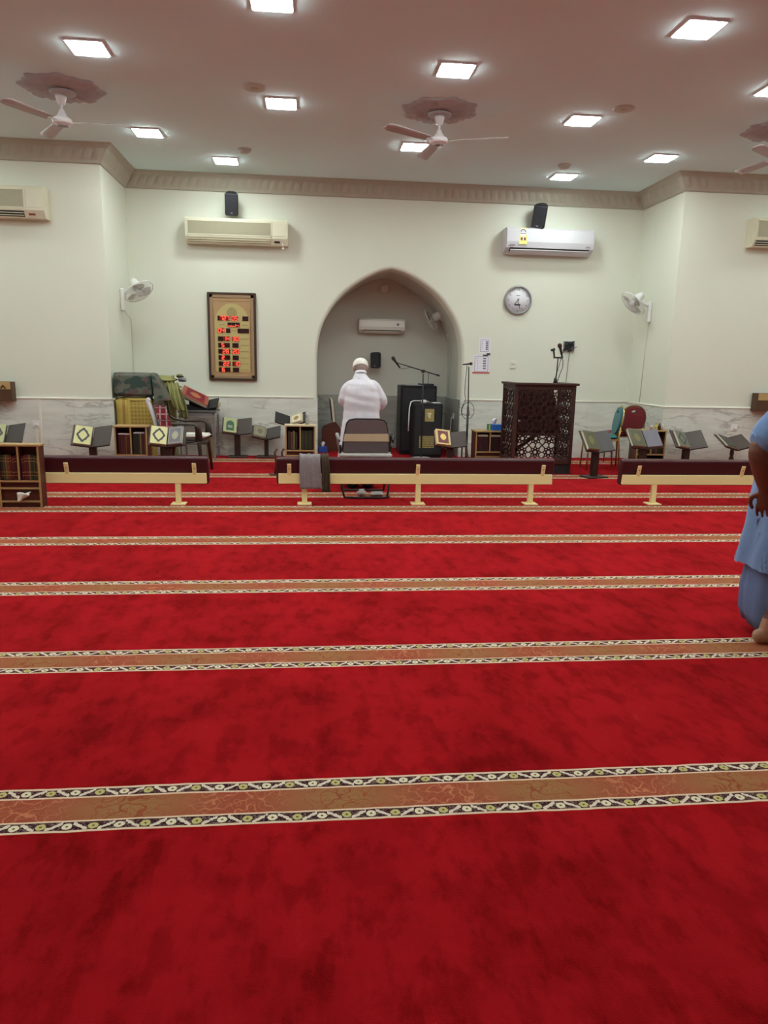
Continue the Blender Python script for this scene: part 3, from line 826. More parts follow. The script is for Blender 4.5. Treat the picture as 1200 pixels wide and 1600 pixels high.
notice('upper, smaller of two white paper notices right of the niche', 2.645, 1.695, .185, .235, False)
notice('lower, larger white paper notice with a red strip along its bottom edge', 2.605, 1.425, .265, .285, True)
t = thing('black_tag', 'small black printed tag stuck between the two paper notices', 'tag', (2.700, YW, 1.565), 0)
bm = new_bm(); box3(bm, (-.075, -.008, -.022), (.0, -.003, .0)); box3(bm, (-.02, -.008, -.01), (.035, -.003, .022)); obj('print', bm, M_ink, t)
t = thing('light_switch', 'cream double light switch on the wall between notices and lectern', 'light switch', (3.098, YW, 1.42), 0)
for dz in (.032, -.032):
    bm = new_bm(); box3(bm, (-.045, -.010, dz - .03), (.045, 0, dz + .03), bev=.004); p = obj('plate', bm, M_mould, t)
    bm = new_bm(); box3(bm, (-.02, -.016, dz - .018), (.02, -.009, dz + .018), bev=.003); obj('rocker', bm, M_mould, p)
t = thing('junction_box', 'open wall box with a tangle of dark cables above the lectern', 'junction box', (3.955, YW, 1.715), 0)
bm = new_bm()
for lo, hi in (((-.085, -.03, -.075), (-.078, 0, .075)), ((.078, -.03, -.075), (.085, 0, .075)), ((-.085, -.03, .068), (.085, 0, .075)), ((-.085, -.03, -.075), (.085, 0, -.068)), ((-.08, -.006, -.07), (.08, 0, .07))): box3(bm, lo, hi)
obj('box', bm, M_grey, t)
bm = new_bm(); rr = random.Random(3)
for k in range(7):
    add_tube(bm, [(rr.uniform(-.08, .08), -.02 - .02 * rr.random(), rr.uniform(-.08, .08)) for _ in range(6)], .006, 6)
add_tube(bm, [(-.06, -.03, .05), (-.12, -.04, -.2), (-.20, -.06, -.50), (-.26, -.08, -.62)], .0045, 6)
add_tube(bm, [(.02, -.02, -.05), (.0, -.03, -.3), (-.02, -.04, -.62)], .004, 6)
add_tube(bm, [(.05, -.03, -.03), (.10, -.03, -.02), (.13, -.02, 0)], .004, 6)
obj('cable', bm, M_black, t)

# wall fans
def wall_fan(label, base, into, tgt, hubr=.205, reach=.235):
    """base: point on the wall; into: unit vector off the wall; tgt: direction the cage faces"""
    base = Vector(base); n = Vector(into)
    t = thing('wall_fan', label, 'wall fan', base, 0, 'white wall fans')
    bm = new_bm()
    side = Vector((0, 0, 1)).cross(n)
    M = Matrix((( side.x, n.x, 0, 0), (side.y, n.y, 0, 0), (side.z, n.z, 1, 0), (0, 0, 0, 1)))
    box3(bm, (-.04, 0, -.20), (.04, .055, .10), bev=.022, seg=3, M=M); obj('wall_bracket', bm, M_white, t)
    hub = n * reach + Vector((0, 0, .085)); f = Vector(tgt).normalized()
    bm = new_bm(); add_tube(bm, [n * .04 + Vector((0, 0, .04)), n * .10 + Vector((0, 0, .055)), hub - f * .09], [.028, .024, .03], 10); obj('neck', bm, M_white, t)
    q = f.to_track_quat('Z', 'Y').to_matrix().to_4x4(); MM = Matrix.Translation(hub) @ q
    bm = new_bm(); add_lathe(bm, [(.01, -.17), (.045, -.165), (.062, -.13), (.066, -.06), (.06, -.02), (.02, -.01)], 20, M=MM); obj('motor_housing', bm, M_white, t)
    bm = new_bm()
    add_tube(bm, [MM @ Vector((hubr * math.cos(a), hubr * math.sin(a), .03)) for a in [2 * PI * k / 40 for k in range(40)]], .008, 6, closed=True)
    for ri, z in ((.15, .068), (.10, .078), (.05, .082)):
        add_tube(bm, [MM @ Vector((ri * math.cos(a), ri * math.sin(a), z)) for a in [2 * PI * k / 28 for k in range(28)]], .0022, 4, closed=True)
        add_tube(bm, [MM @ Vector((ri * math.cos(a), ri * math.sin(a), -.01)) for a in [2 * PI * k / 28 for k in range(28)]], .0022, 4, closed=True)
    for k in range(44):
        a = 2 * PI * k / 44; c, s = math.cos(a), math.sin(a)
        add_tube(bm, [MM @ Vector((r * c, r * s, z)) for r, z in ((.03, .084), (.10, .079), (.16, .066), (hubr, .03), (.17, .0), (.06, -.012))], .0016, 4)
    obj('cage', bm, M_white, t)
    bm = new_bm(); add_lathe(bm, [(.01, .0), (.035, .0), (.036, .086), (.02, .093), (.005, .094)], 20, M=MM); obj('hub_cap', bm, M_white, t)
    for k in range(3):
        bm = new_bm(); rings = []
        for j in range(7):
            r = .035 + .145 * j / 6; a0 = 2 * PI * k / 3 + .25 * j / 6; wd = .25 + .35 * math.sin(PI * min(1, j / 6 * .8 + .1))
            P = [(a0 - wd, .045), (a0, .034), (a0 + wd, .018)]
            top = [MM @ Vector((r * math.cos(a), r * math.sin(a), z)) for a, z in P]
            bot = [MM @ Vector((r * math.cos(a), r * math.sin(a), z - .003)) for a, z in P[::-1]]
            rings.append(top + bot)
        add_loft(bm, rings); obj('blade', bm, mat('translucent_blade', (0.46, .45, .40, 1), .4), t)
    return t
wall_fan('white wall fan on the left return wall, facing right', (PL, 10.60, 2.235), (1, 0, 0), (.55, -.35, -.80))
wall_fan('white wall fan on the right return wall, facing left', (PR, 10.60, 2.265), (-1, 0, 0), (-.71, -.10, -.68), reach=.265)
wall_fan('white wall fan inside the niche, seen from behind its cage', (2.295, 12.05, 2.04), (-1, 0, 0), (-.80, .36, -.48), hubr=.18, reach=.31)
for nm, lb, pts in (('fan_cable', 'thin white cable running down the corner below the left wall fan', [(PL + .012, 10.75, 2.05), (PL + .01, 11.10, 1.95), (PL + .012, 11.118, 1.2), (PL + .012, 11.118, .90)]),
                ('fan_cable', 'thin white cable running down the wall below the right wall fan', [(PR - .010, 10.60, 2.08), (PR - .010, 10.66, 1.7), (PR - .010, 10.70, .90)]),
                ('fan_cable', 'thin cable hanging below the fan inside the niche', [(2.295, 12.05, 1.84), (2.292, 12.1, 1.4), (2.292, 12.1, .9)])):
    bm = new_bm(); add_tube(bm, pts, .004, 6); tag(obj(nm, bm, mat('grey_white_cable', (0.62, .63, .55, 1), .6)), lb, 'cable', 'cables below wall fans')
t = thing('niche_spotlight', 'small round unlit spotlight at the top of the niche', 'spotlight', (1.225, YN, 2.60), 0)
bm = new_bm(); add_lathe(bm, [(.02, 0), (.072, 0), (.07, .03), (.055, .045), (.01, .05)], 24, M=Matrix.Rotation(PI / 2, 4, 'X')); obj('dome', bm, M_mould, t)

# wooden boxes, sockets on the two wall blocks
def wall_box(label, x0, x1, z0, z1):
    t = thing('donation_box', label, 'donation box', (x0, YP - TH if z1 < .9 else YP, z0), 0, 'wooden wall boxes')
    W, H, D = x1 - x0, z1 - z0, .16
    bm = new_bm()
    box3(bm, (0, -D, 0), (W, -.03, .012)); box3(bm, (0, -D, .012), (.012, -.03, H)); box3(bm, (W - .012, -D, .012), (W, -.03, H)); box3(bm, (.012, -.04, .012), (W - .012, -.03, H)); box3(bm, (.012, -D, .012), (W - .012, -D + .012, H * .62))
    obj('body', bm, M_boxwood, t)
    bm = new_bm(); box3(bm, (.012, -D - .003, H * .62), (W - .012, -D + .008, H), bev=.001); pl = obj('brass_panel', bm, mat('brass_panel', (0.50, .34, .14, 1), .4, vary=.1), t)
    bm = new_bm(); add_prism(bm, [(W - .14, H * .66), (W - .10, H * .86), (W - .06, H * .66), (W - .085, H * .66), (W - .10, H * .76), (W - .115, H * .66)], -D - .005, -D - .003); obj('emblem', bm, M_darkwood, pl)
    bm = new_bm(); box3(bm, (W * .2, -.03, H * .2), (W * .8, 0.0 if z1 > .9 else 0, H * .7)); obj('wall_bracket', bm, M_darkwood, t)
wall_box('brown wooden box with a brass panel on the left wall, cut by the picture edge', -4.02, -3.735, .842, 1.085)
wall_box('brown wooden box on the right wall behind the man in blue', 6.235, 6.60, .842, 1.095)
def socket(label, x, z, trunk):
    t = thing('power_socket', label, 'power socket', (x, YP - TH, z), 0, 'white power sockets')
    bm = new_bm(); box3(bm, (-.05, -.012, -.045), (.05, 0, .045), bev=.004); obj('plate', bm, M_white, t)
    bm = new_bm(); box3(bm, (-.012, -.03, -.02), (.03, -.012, .012), bev=.004); obj('plug', bm, M_white, t)
    if trunk:
        bm = new_bm(); box3(bm, (-.012, -.012, -z), (.012, 0, -.045)); obj('cable_trunking', bm, M_mould, t)
socket('white power socket on the marble behind the nearest bookcase', -3.515, .545, True)
socket('white power socket on the marble above the book rest nearest the man in blue', 6.02, .60, False)
bm = new_bm(); box3(bm, (-3.470, YP - TH - .014, 0), (-3.445, YP - TH, DT)); struct('trim_12', bm, M_mould)
t = thing('power_socket', 'white power socket on the marble reveal inside the niche, cable plugged in', 'power socket', (2.289, 11.55, .60), 0, 'white power sockets')
bm = new_bm(); box3(bm, (-.012, -.045, -.045), (0, .045, .045), bev=.003); obj('plate', bm, M_white, t)
bm = new_bm(); add_tube(bm, [(-.01, 0, 0), (-.04, -.02, -.03), (-.06, -.10, -.18), (-.10, -.2, -.30), (-.2, -.24, -.33)], .006, 6); obj('cable', bm, M_white, t)

# ------------------------------------------------------------------ backrest benches
def bench(label, xa, xb, feet, lean):
    t = thing('backrest_bench', label, 'backrest bench', (xa, 7.25, 0), 0, 'low prayer backrests')
    Ln = xb - xa
    bm = new_bm(); box3(bm, (0, -.025, .210), (Ln, .025, .312), bev=.004); obj('beam', bm, M_benchcream, t)
    for fx in feet:
        x = fx - xa
        bm = new_bm(); box3(bm, (x - .026, -.022, .012), (x + .026, .022, .212), bev=.003); lg = obj('leg', bm, M_benchcream, t)
        bm = new_bm(); box3(bm, (x - .07, -.07, 0), (x + .07, .07, .012), bev=.002); obj('base_plate', bm, M_benchcream, lg)
    for k, fx in enumerate(lean):
        x = fx - xa
        bm = new_bm(); M = Matrix.Translation((x, -.02, .30)) @ Matrix.Rotation(R(16), 4, 'X')
        box3(bm, (-.020, -.006, 0), (.020, .006, .118), bev=.002, M=M); br = obj('bracket', bm, M_benchcream, t)
        bm = new_bm(); add_lathe(bm, [(.001, 0), (.007, 0), (.007, .004), (.001, .005)], 10, M=M @ Matrix.Translation((0, -.006, .07)) @ Matrix.Rotation(PI / 2, 4, 'X')); obj('bolt', bm, M_grey, br)
    bm = new_bm(); M = Matrix.Translation((0, .056, .200)) @ Matrix.Rotation(R(10), 4, 'X')
    box3(bm, (-.02, -.035, 0), (Ln + .02, .045, .275), bev=.022, seg=3, M=M)
    obj('cushion', bm, M_maroon, t)
    return t
bench('long low maroon backrest with cream beam, at left behind the bookcase', -4.9, -1.008, (-4.5, -1.285), (-3.6, -2.322, -1.12))
bench('long low maroon backrest with cream beam in the middle, behind the man in white', -0.307, 2.493, (-0.049, 1.100, 2.275), (-0.199, 1.088, 2.385))
bench('long low maroon backrest with cream beam at right, by the man in blue', 3.250, 6.05, (3.605, 5.7), (3.41, 4.55, 5.8))

# ------------------------------------------------------------------ bookcases and books
BOOKC = [(0.10, .012, .012), (.12, .055, .02), (.20, .10, .04), (.02, .035, .02), (.05, .06, .02), (.08, .02, .015), (.03, .02, .02), (.16, .12, .06), (.06, .012, .018)]
BOOKN = ['red', 'brown', 'tan', 'dark green', 'olive', 'chestnut', 'black', 'sand', 'maroon']
ORD = ['first', 'second', 'third', 'fourth', 'fifth', 'sixth', 'seventh', 'eighth', 'ninth']
def book_mat(i): return mat('book_cover_%d' % i, BOOKC[i] + (1,), .5, vary=.2, scale=30)
def bookcase(label, x, y, H, W, D, side, closed_lower, top_mat=None):
    """origin at the front left foot; two cells above a shelf, drawer panel below"""
    t = thing('bookcase', label, 'bookcase', (x, y, 0), 0, 'small brown bookcases')
    e = .018
    zs = H * .435
    for sx in (0, W - e):
        bm = new_bm(); box3(bm, (sx, .004, 0), (sx + e, D, H - .02)); p = obj('side_panel', bm, M_shelfwood, t)
        bm = new_bm(); box3(bm, (sx, 0, 0), (sx + e, .004, H - .02)); obj('edge_strip', bm, M_shelfedge, p)
    bm = new_bm(); box3(bm, (-.012, -.008, H - .02), (W + .012, D, H), bev=.003); obj('top_board', bm, M_shelfedge if top_mat is None else top_mat, t)
    bm = new_bm(); box3(bm, (W / 2 - e / 2, .004, zs), (W / 2 + e / 2, D - .01, H - .02)); p = obj('divider', bm, M_shelfwood, t)
    bm = new_bm(); box3(bm, (W / 2 - e / 2, 0, zs), (W / 2 + e / 2, .004, H - .02)); obj('edge_strip', bm, M_shelfedge, p)
    for z in ((zs - .018), (zs - .085), .05):
        bm = new_bm(); box3(bm, (e, .004, z), (W - e, D - .01, z + .018)); p = obj('shelf', bm, M_shelfwood, t)
        bm = new_bm(); box3(bm, (e, 0, z), (W - e, .004, z + .018)); obj('edge_strip', bm, M_shelfedge, p)
    bm = new_bm(); box3(bm, (e, D - .01, .0), (W - e, D, H - .02)); obj('back_panel', bm, M_shelfwood, t)
    if closed_lower:
        bm = new_bm(); box3(bm, (e, .03, zs - .067), (W - e, .04, zs - .018)); box3(bm, (e, .03, .068), (W - e, .04, zs - .085)); box3(bm, (e, .03, 0), (W - e, .04, .05)); obj('front_panel', bm, M_shelfwood, t)
    return zs
def book_row(place, x0, x1, y, z, hs, cols, group, detail, depth=.14):
    z += .0015; n = len(cols); w_ = (x1 - x0) / n
    for i, (c, h) in enumerate(zip(cols, hs)):
        lb = '%s book, %s from the left in %s' % (BOOKN[c], ORD[i], place)
        bw = w_ * .90
        t = thing('book', lb, 'book', (x0 + w_ * (i + .5), y, z), 0, group)
        bm = new_bm()
        box3(bm, (-bw / 2, 0, 0), (bw / 2, .006, h), bev=.002)
        box3(bm, (-bw / 2, .003, 0), (-bw / 2 + .003, depth, h)); box3(bm, (bw / 2 - .003, .003, 0), (bw / 2, depth, h))
        if detail: 
            obj('cover', bm, book_mat(c), t)
            bm = new_bm(); box3(bm, (-bw / 2 + .003, .006, .004), (bw / 2 - .003, depth - .004, h - .005)); obj('pages', bm, M_page, t)
            bm = new_bm()
            for q in (.16, .30, .74, .86): box3(bm, (-bw / 2 * .92, -.0012, h * q), (bw / 2 * .92, .0, h * q + .006))
            obj('spine_band', bm, M_gold, t)
        else:
            obj('cover', bm, book_mat(c), t)
            bm = new_bm(); box3(bm, (-bw / 2 + .003, .006, .004), (bw / 2 - .003, depth - .004, h - .005)); obj('pages', bm, M_page, t)
# nearest bookcase, left edge of the picture
H = .60; zs = bookcase('nearest brown bookcase, at the left edge by the end of the backrest', -2.90, 7.075, H, .382, .14, 1, True)
book_row('left cell of the nearest bookcase', -2.878, -2.732, 7.10, zs, [.235, .235, .235, .23, .235, .22, .23], [6, 4, 2, 1, 0, 0, 8], 'books in the nearest bookcase', True, .10)
book_row('right cell of the nearest bookcase', -2.690, -2.542, 7.10, zs, [.22, .235, .235, .235, .235, .235, .225], [8, 0, 0, 7, 3, 4, 4], 'books in the nearest bookcase', True, .10)
t = thing('crumpled_tissue', 'crumpled white tissue sticking out of the nearest bookcase, low down', 'tissue', (-2.68, 7.075, .070), 0)
bm = new_bm(); rings = []
for j in range(6):
    q = j / 5; rings.append([Vector((.045 * math.cos(a) * (1 + .35 * math.sin(3 * a + j)) * (.35 + .9 * q) + .012 * (j - 3), -.030 + .022 * math.sin(a) * (1 + .3 * math.sin(2 * a + j)), .0 + .075 * q + .012 * math.sin(2 * a + 1.3 * j) * (j > 0))) for a in [2 * PI * k / 14 for k in range(14)]])
add_loft(bm, rings); obj('tissue', bm, mat('tissue_paper', (0.84, .82, .76, 1), .9, vary=.03), t)
# bookcase before the yellow bundle
zs = bookcase('brown bookcase in front of the yellow bundle', -2.335, 9.05, .61, .385, .22, 1, True)
book_row('left cell before the yellow bundle', -2.30, -2.165, 9.09, zs, [.235, .235, .235, .235, .23], [8, 5, 0, 1, 5], 'books in the bookcase before the yellow bundle', False)
book_row('right cell before the yellow bundle', -2.125, -1.975, 9.09, zs, [.245, .25, .245, .25, .24, .25], [3, 6, 3, 7, 5, 1], 'books in the bookcase before the yellow bundle', False)
for x0, x1, z, lb in ((-2.30, -2.165, zs + .2355, 'white paper on the books, left cell before the yellow bundle'), (-2.118, -1.99, zs + .2505, 'white paper on the books, right cell before the yellow bundle')):
    bm = new_bm(); box3(bm, (x0, 9.085, z), (x1, 9.22, z + .012), bev=.002); tag(obj('paper_sheaf', bm, M_paper), lb, 'paper')
# bookcase at the left jamb of the niche
zs = bookcase('brown bookcase with a cream top at the left edge of the niche', -0.318, 9.72, .585, .395, .22, 1, True, mat('pale_board', (.62, .52, .32, 1), .5, vary=.06))
book_row('left cell at the niche edge', -.285, -.155, 9.76, zs, [.245, .23, .25, .235], [6, 1, 7, 6], 'books in the bookcase at the niche edge', False)
book_row('right cell at the niche edge', -.105, .052, 9.76, zs, [.25] * 6, [4, 6, 4, 6, 4, 6], 'books in the bookcase at the niche edge', False)
# bookcase left of the lectern
zs = bookcase('brown bookcase between the niche and the lectern, tissue box on top', 2.312, 10.0, .508, .41, .28, 1, True)
book_row('left cell beside the lectern', 2.345, 2.500, 10.04, zs, [.20] * 6, [8, 8, 6, 8, 8, 6], 'books in the bookcase beside the lectern', False, .19)
book_row('right cell beside the lectern', 2.535, 2.69, 10.04, zs, [.197] * 6, [6, 8, 6, 8, 6, 8], 'books in the bookcase beside the lectern', False, .19)
for x0, x1, lb in ((2.35, 2.495, 'cream paper bundle lying on the books in the left cell beside the lectern'), (2.54, 2.685, 'cream paper bundle lying on the books in the right cell beside the lectern')):
    bm = new_bm(); box3(bm, (x0, 10.045, zs + .203), (x1, 10.15, zs + .228), bev=.002); tag(obj('paper_bundle', bm, M_page), lb, 'paper')
# bookcase at the right
zs = bookcase('brown bookcase by the red chair, perfume bottles on top', 4.475, 9.60, .575, .41, .24, 1, False)
for x0, x1, n, a in ((4.50, 4.66, 5, 'left'), (4.70, 4.865, 5, 'right')):
    book_row('%s cell by the red chair' % a, x0, x1, 9.65, zs, [.15, .16, .15, .155, .15], [6, 8, 1, 6, 3], 'books in the bookcase by the red chair', False)
# ------------------------------------------------------------------ book rests and the holy books on them
def leaf_matrix(zs, tilt, v, side):
    t_ = R(tilt); s = Vector((0, math.cos(t_), math.sin(t_))); n = Vector((0, -math.sin(t_), math.cos(t_)))
    ex = Vector((side * math.cos(R(v)), 0, 0)) + n * math.sin(R(v))
    ez = ex.cross(s) if side > 0 else s.cross(ex)
    M = Matrix.Identity(4)
    for i in range(3): M[i][0] = ex[i]; M[i][1] = s[i]; M[i][2] = ez[i]
    M[2][3] = zs
    return M
def book_rest(label, loc, zs, yaw=0, tilt=52, v=14, lw=.225, lh=.30, board=None, turned=False, legs=False, post=.085):
    board = board or M_leaf
    t = thing('book_rest', label, 'book rest', (loc[0], loc[1], 0), R(yaw), 'wooden book rests')
    off = lh * .42
    for sd in (-1, 1):
        M = leaf_matrix(zs, tilt, v, sd) @ Matrix.Translation((0, 0, -.012))
        bm = new_bm(); box3(bm, (.002, 0, -.006), (lw, lh, .006), bev=.002, M=M); lf = obj('leaf', bm, board, t)
        bm = new_bm(); box3(bm, (.0, -.014, -.006), (lw, .0, .016), bev=.002, M=M); obj('ledge', bm, M_darkwood, lf)
    M = leaf_matrix(zs, tilt, 0, 1)
    cz = zs + math.sin(R(tilt)) * lh * .40; cy = math.cos(R(tilt)) * lh * .40
    bm = new_bm()
    if turned:
        add_lathe(bm, [(.02, 0.02), (.035, .03), (.022, .06), (.030, .12), (.024, .16), (.036, .20), (.020, .24), (.030, .27), (.022, cz - .05), (.034, cz - .03), (.03, cz - .015)], 16, M=Matrix.Translation((0, cy, 0)))
    else:
        a = [Vector((sx * post / 2, cy + sy * .03, 0.018)) for sx, sy in ((-1, -1), (1, -1), (1, 1), (-1, 1))]
        b = [Vector((sx * post / 2, cy + sy * .03, cz - .022 + sy * .03 * math.tan(R(tilt)) )) for sx, sy in ((-1, -1), (1, -1), (1, 1), (-1, 1))]
        add_loft(bm, [a, b], True, False)
    obj('post', bm, M_darkwood, t)
    bm = new_bm(); box3(bm, (-.145, cy - .11, 0), (.145, cy + .11, .020), bev=.006); obj('base', bm, M_darkwood, t)
    if legs:
        bm = new_bm(); add_tube(bm, [(.24, .12, zs + .06), (.25, .05, .12), (.27, -.02, .01)], [.016, .02, .014], 8); obj('leg', bm, M_shelfwood, t)
        bm = new_bm(); add_tube(bm, [(.20, .18, zs + .06), (.20, .18, .01)], [.012, .010], 8); obj('leg', bm, M_darkwood, t)
        bm = new_bm(); box3(bm, (.03, .10, zs + .0), (.26, .12, zs + .03)); obj('rail', bm, M_darkwood, t)
    return t
def holy_book(label, loc, zs, yaw, tilt, v, side, cover, ring, bw=.185, bh=.255, th=.035, style='diamond', off=.012):
    M = Matrix.Translation((loc[0], loc[1], 0)) @ Matrix.Rotation(R(yaw), 4, 'Z') @ leaf_matrix(zs, tilt, v, side)
    # local frame: origin at the book's lower inner corner, x outwards, y up the leaf, z off the leaf
    o = bpy.data.objects.new('holy_book', None); COL.objects.link(o); o.empty_display_size = .03
    T = M @ Matrix.Translation((off, .004, -.0035))
    if side < 0:
        # keep a right-handed frame: x from the outer edge inwards
        T = M @ Matrix.Translation((off + bw, .004, -.0035)) @ Matrix(((-1, 0, 0, 0), (0, 1, 0, 0), (0, 0, 1, 0), (0, 0, 0, 1)))
    o.matrix_world = T
    tag(o, label, 'book', 'holy books on the book rests')
    bm = new_bm(); box3(bm, (0, 0, 0), (bw, bh, .004)); box3(bm, (0, 0, th - .004), (bw, bh, th)); box3(bm, (bw - .004 if side < 0 else 0, 0, 0), (bw if side < 0 else .004, bh, th), bev=.001)
    obj('cover', bm, cover, o)
    bm = new_bm(); box3(bm, (.003, .005, .004), (bw - .004, bh - .005, th - .004)); obj('pages', bm, M_page, o)
    bm = new_bm(); cx, cy = bw / 2, bh / 2; z0, z1 = th, th + .0012
    def ringmesh(f0, f1, n=32, lob=0):
        a = []; b = []
        for k in range(n):
            th_ = 2 * PI * k / n; l = 1 + lob * math.cos(4 * th_) + lob * .6 * math.cos(8 * th_)
            a.append((cx + bw * f0 * l * math.cos(th_), cy + bh * f0 * 1.05 * l * math.sin(th_))); b.append((cx + bw * f1 * l * math.cos(th_), cy + bh * f1 * 1.05 * l * math.sin(th_)))
        va = [bm.verts.new((x, y, z1)) for x, y in a]; vb = [bm.verts.new((x, y, z1)) for x, y in b]
        for k in range(n): bm.faces.new((va[k], va[(k + 1) % n], vb[(k + 1) % n], vb[k]))
    if style == 'diamond': ringmesh(.22, .34, 40, .10)
    elif style == 'oval': ringmesh(0.001, .22, 32, .05)
    elif style == 'panel':
        box3(bm, (bw * .14, bh * .10, z0), (bw * .86, bh * .90, z1))
    elif style == 'arch':
        pl = [(bw * .2, bh * .12), (bw * .8, bh * .12), (bw * .8, bh * .55)] + [(cx + bw * .3 * math.cos(a), bh * .55 + bh * .28 * math.sin(a)) for a in [PI * k / 12 for k in range(1, 12)]] + [(bw * .2, bh * .55)]
        bm.faces.new([bm.verts.new((x, y, z1)) for x, y in pl])
    if style == 'plain': box3(bm, (bw * .03, bh * .03, z0), (bw * .97, bh * .97, z1))
    orn = obj('cover_ornament', bm, ring, o)
    if style in ('panel', 'arch', 'oval'):
        bm = new_bm(); z1 += .0012
        if style == 'panel':
            ringmesh(.001, .20, 24, .04); obj('medallion', bm, mat('tan_medallion', (.45, .17, .07, 1), .4) if bw > .3 else M_gold, o)
        elif style == 'arch':
            for k in range(2): box3(bm, (bw * .32, bh * (.34 + .1 * k), z1 - .001), (bw * .68, bh * (.37 + .1 * k), z1))
            obj('title', bm, M_page, o)
        else:
            for lo, hi in (((bw * .06, bh * .05, z0), (bw * .94, bh * .08, z1)), ((bw * .06, bh * .92, z0), (bw * .94, bh * .95, z1)), ((bw * .06, bh * .05, z0), (bw * .10, bh * .95, z1)), ((bw * .90, bh * .05, z0), (bw * .94, bh * .95, z1))): box3(bm, lo, hi)
            obj('border', bm, ring, o)
    return o
M_bkcream = mat('pale_yellow_cover', (0.66, .62, .30, 1), .45, vary=.05)
M_bkgreen = mat('green_cover', (0.060, .062, .026, 1), .4, vary=.2, scale=25)
M_bkltgreen = mat('light_green_cover', (0.44, .46, .22, 1), .45, vary=.06)
M_bkgrey = mat('blue_grey_cover', (0.15, .14, .17, 1), .45, vary=.1)
M_bkmar = mat('maroon_panel', (0.16, .02, .025, 1), .4, vary=.1)
M_bkgold = mat('gold_cover', (0.72, .52, .20, 1), .4, vary=.08)
M_ornk = mat('black_ornament', (0.05, .05, .055, 1), .5, vary=.3, scale=80)
M_orng = mat('green_ornament', (0.03, .11, .05, 1), .5, vary=.15, scale=60)
M_orngold = mat('gold_ornament', (0.17, .135, .04, 1), .45, vary=.2, scale=60)
M_ornbrown = mat('brown_ornament', (0.17, .13, .09, 1), .5, vary=.3, scale=60)

book_rest('book rest at left in front of the marble, pale yellow book on its left leaf', (-2.715, 9.42), .315, 0, 52, 14, .24, .29)
holy_book('pale yellow holy book with a black ring, left of the yellow bundle', (-2.715, 9.42), .315, 0, 52, 14, -1, M_bkcream, M_ornk, .20, .26)
book_rest('book rest at the far left, its right leaf showing above the nearest bookcase', (-3.76, 9.45), .335, 0, 55, 16, .235, .27, M_leafgrey)
holy_book('pale green holy book at the far left, cut by the picture edge', (-3.76, 9.45), .335, 0, 55, 16, -1, M_bkltgreen, M_ornk, .20, .25)
book_rest('book rest in front of the brown plastic armchair, carrying two books', (-1.655, 8.72), .405, 0, 52, 13, .215, .24)
holy_book('pale yellow holy book with a black ring, in front of the brown plastic armchair', (-1.655, 8.72), .405, 0, 52, 13, -1, M_bkcream, M_ornk, .185, .235)
holy_book('blue grey holy book with a pale medallion, in front of the brown plastic armchair', (-1.655, 8.72), .405, 0, 52, 13, 1, M_bkgrey, mat('pale_medallion', (.40, .38, .26, 1), .5, vary=.2, scale=50), .175, .235, .035, 'oval')
book_rest('book rest right of the grey table, holding a book with a green arch', (-1.058, 10.88), .345, 0, 55, 13, .215, .26)
holy_book('pale green holy book with a dark green arch, right of the grey table', (-1.058, 10.88), .345, 0, 55, 13, -1, M_bkltgreen, M_orng, .19, .235, .035, 'arch')
book_rest('shorter book rest left of the niche, grey patterned book on it', (-.635, 10.86), .275, 0, 36, 17, .215, .25, M_leafgrey, post=.06)
holy_book('grey patterned holy book on the shorter book rest left of the niche', (-.635, 10.86), .275, 0, 36, 17, -1, mat('grey_cover', (.28, .26, .17, 1), .5, vary=.1), M_ornbrown, .18, .235, .03, 'oval')
book_rest('book rest behind the bookcase at the niche edge, black leaf to the left', (-.265, 10.32), .520, 0, 30, 22, .225, .25, M_black)
holy_book('cream holy book behind the bookcase at the niche edge', (-.265, 10.32), .520, 0, 30, 22, 1, M_page, M_gold, .175, .20, .035, 'oval')
book_rest('book rest with extra legs at the niche edge, gold edged book on it', (2.005, 10.22), .255, 0, 52, 11, .235, .25, None, legs=True)
holy_book('gold edged maroon holy book beside the black loudspeaker boxes', (2.005, 10.22), .255, 0, 52, 11, -1, M_bkgold, M_bkmar, .215, .25, .045, 'panel')
book_rest('tall book rest standing right of the lectern', (3.705, 9.02), .345, 14, 52, 12, .225, .30, M_leafgrey)
holy_book('green holy book with a gold medallion, right of the lectern', (3.705, 9.02), .345, 14, 52, 12, -1, M_bkgreen, M_orngold, .195, .275, .040, 'oval')
book_rest('book rest in front of the red chair bookcase, two books on it', (4.365, 9.08), .385, 8, 50, 10, .235, .28, M_leafgrey)
holy_book('green holy book with a faint oval, before the bookcase with perfume bottles', (4.365, 9.08), .385, 8, 50, 10, -1, M_bkgreen, M_orngold, .225, .27, .035, 'oval')
holy_book('plain blue grey holy book, in front of the bookcase with perfume bottles', (4.365, 9.08), .385, 8, 50, 10, 1, M_bkgrey, M_bkgrey, .205, .26, .030, 'plain')
book_rest('book rest on the right before the marble, brown right leaf', (5.13, 9.40), .345, 6, 48, 16, .25, .28)
holy_book('slim grey green holy book with a dark ring, second from the man in blue', (5.13, 9.40), .345, 6, 48, 16, -1, mat('grey_green_cover', (.16, .17, .12, 1), .5, vary=.1), M_ornk, .185, .255, .035, 'diamond')
book_rest('low book rest on a turned post, nearest the man in blue', (5.83, 9.42), .340, 6, 28, 17, .225, .30, None, turned=True)
holy_book('thin dull green holy book on the turned book rest nearest the man in blue', (5.83, 9.42), .340, 6, 28, 17, -1, mat('dull_green_cover', (.10, .10, .075, 1), .5, vary=.1), M_ornk, .18, .27, .025, 'oval')
t = thing('folded_book_rest', 'folded wooden book rest standing at the left end of the middle backrest', 'book rest', (-.40, 9.20, 0), R(15))
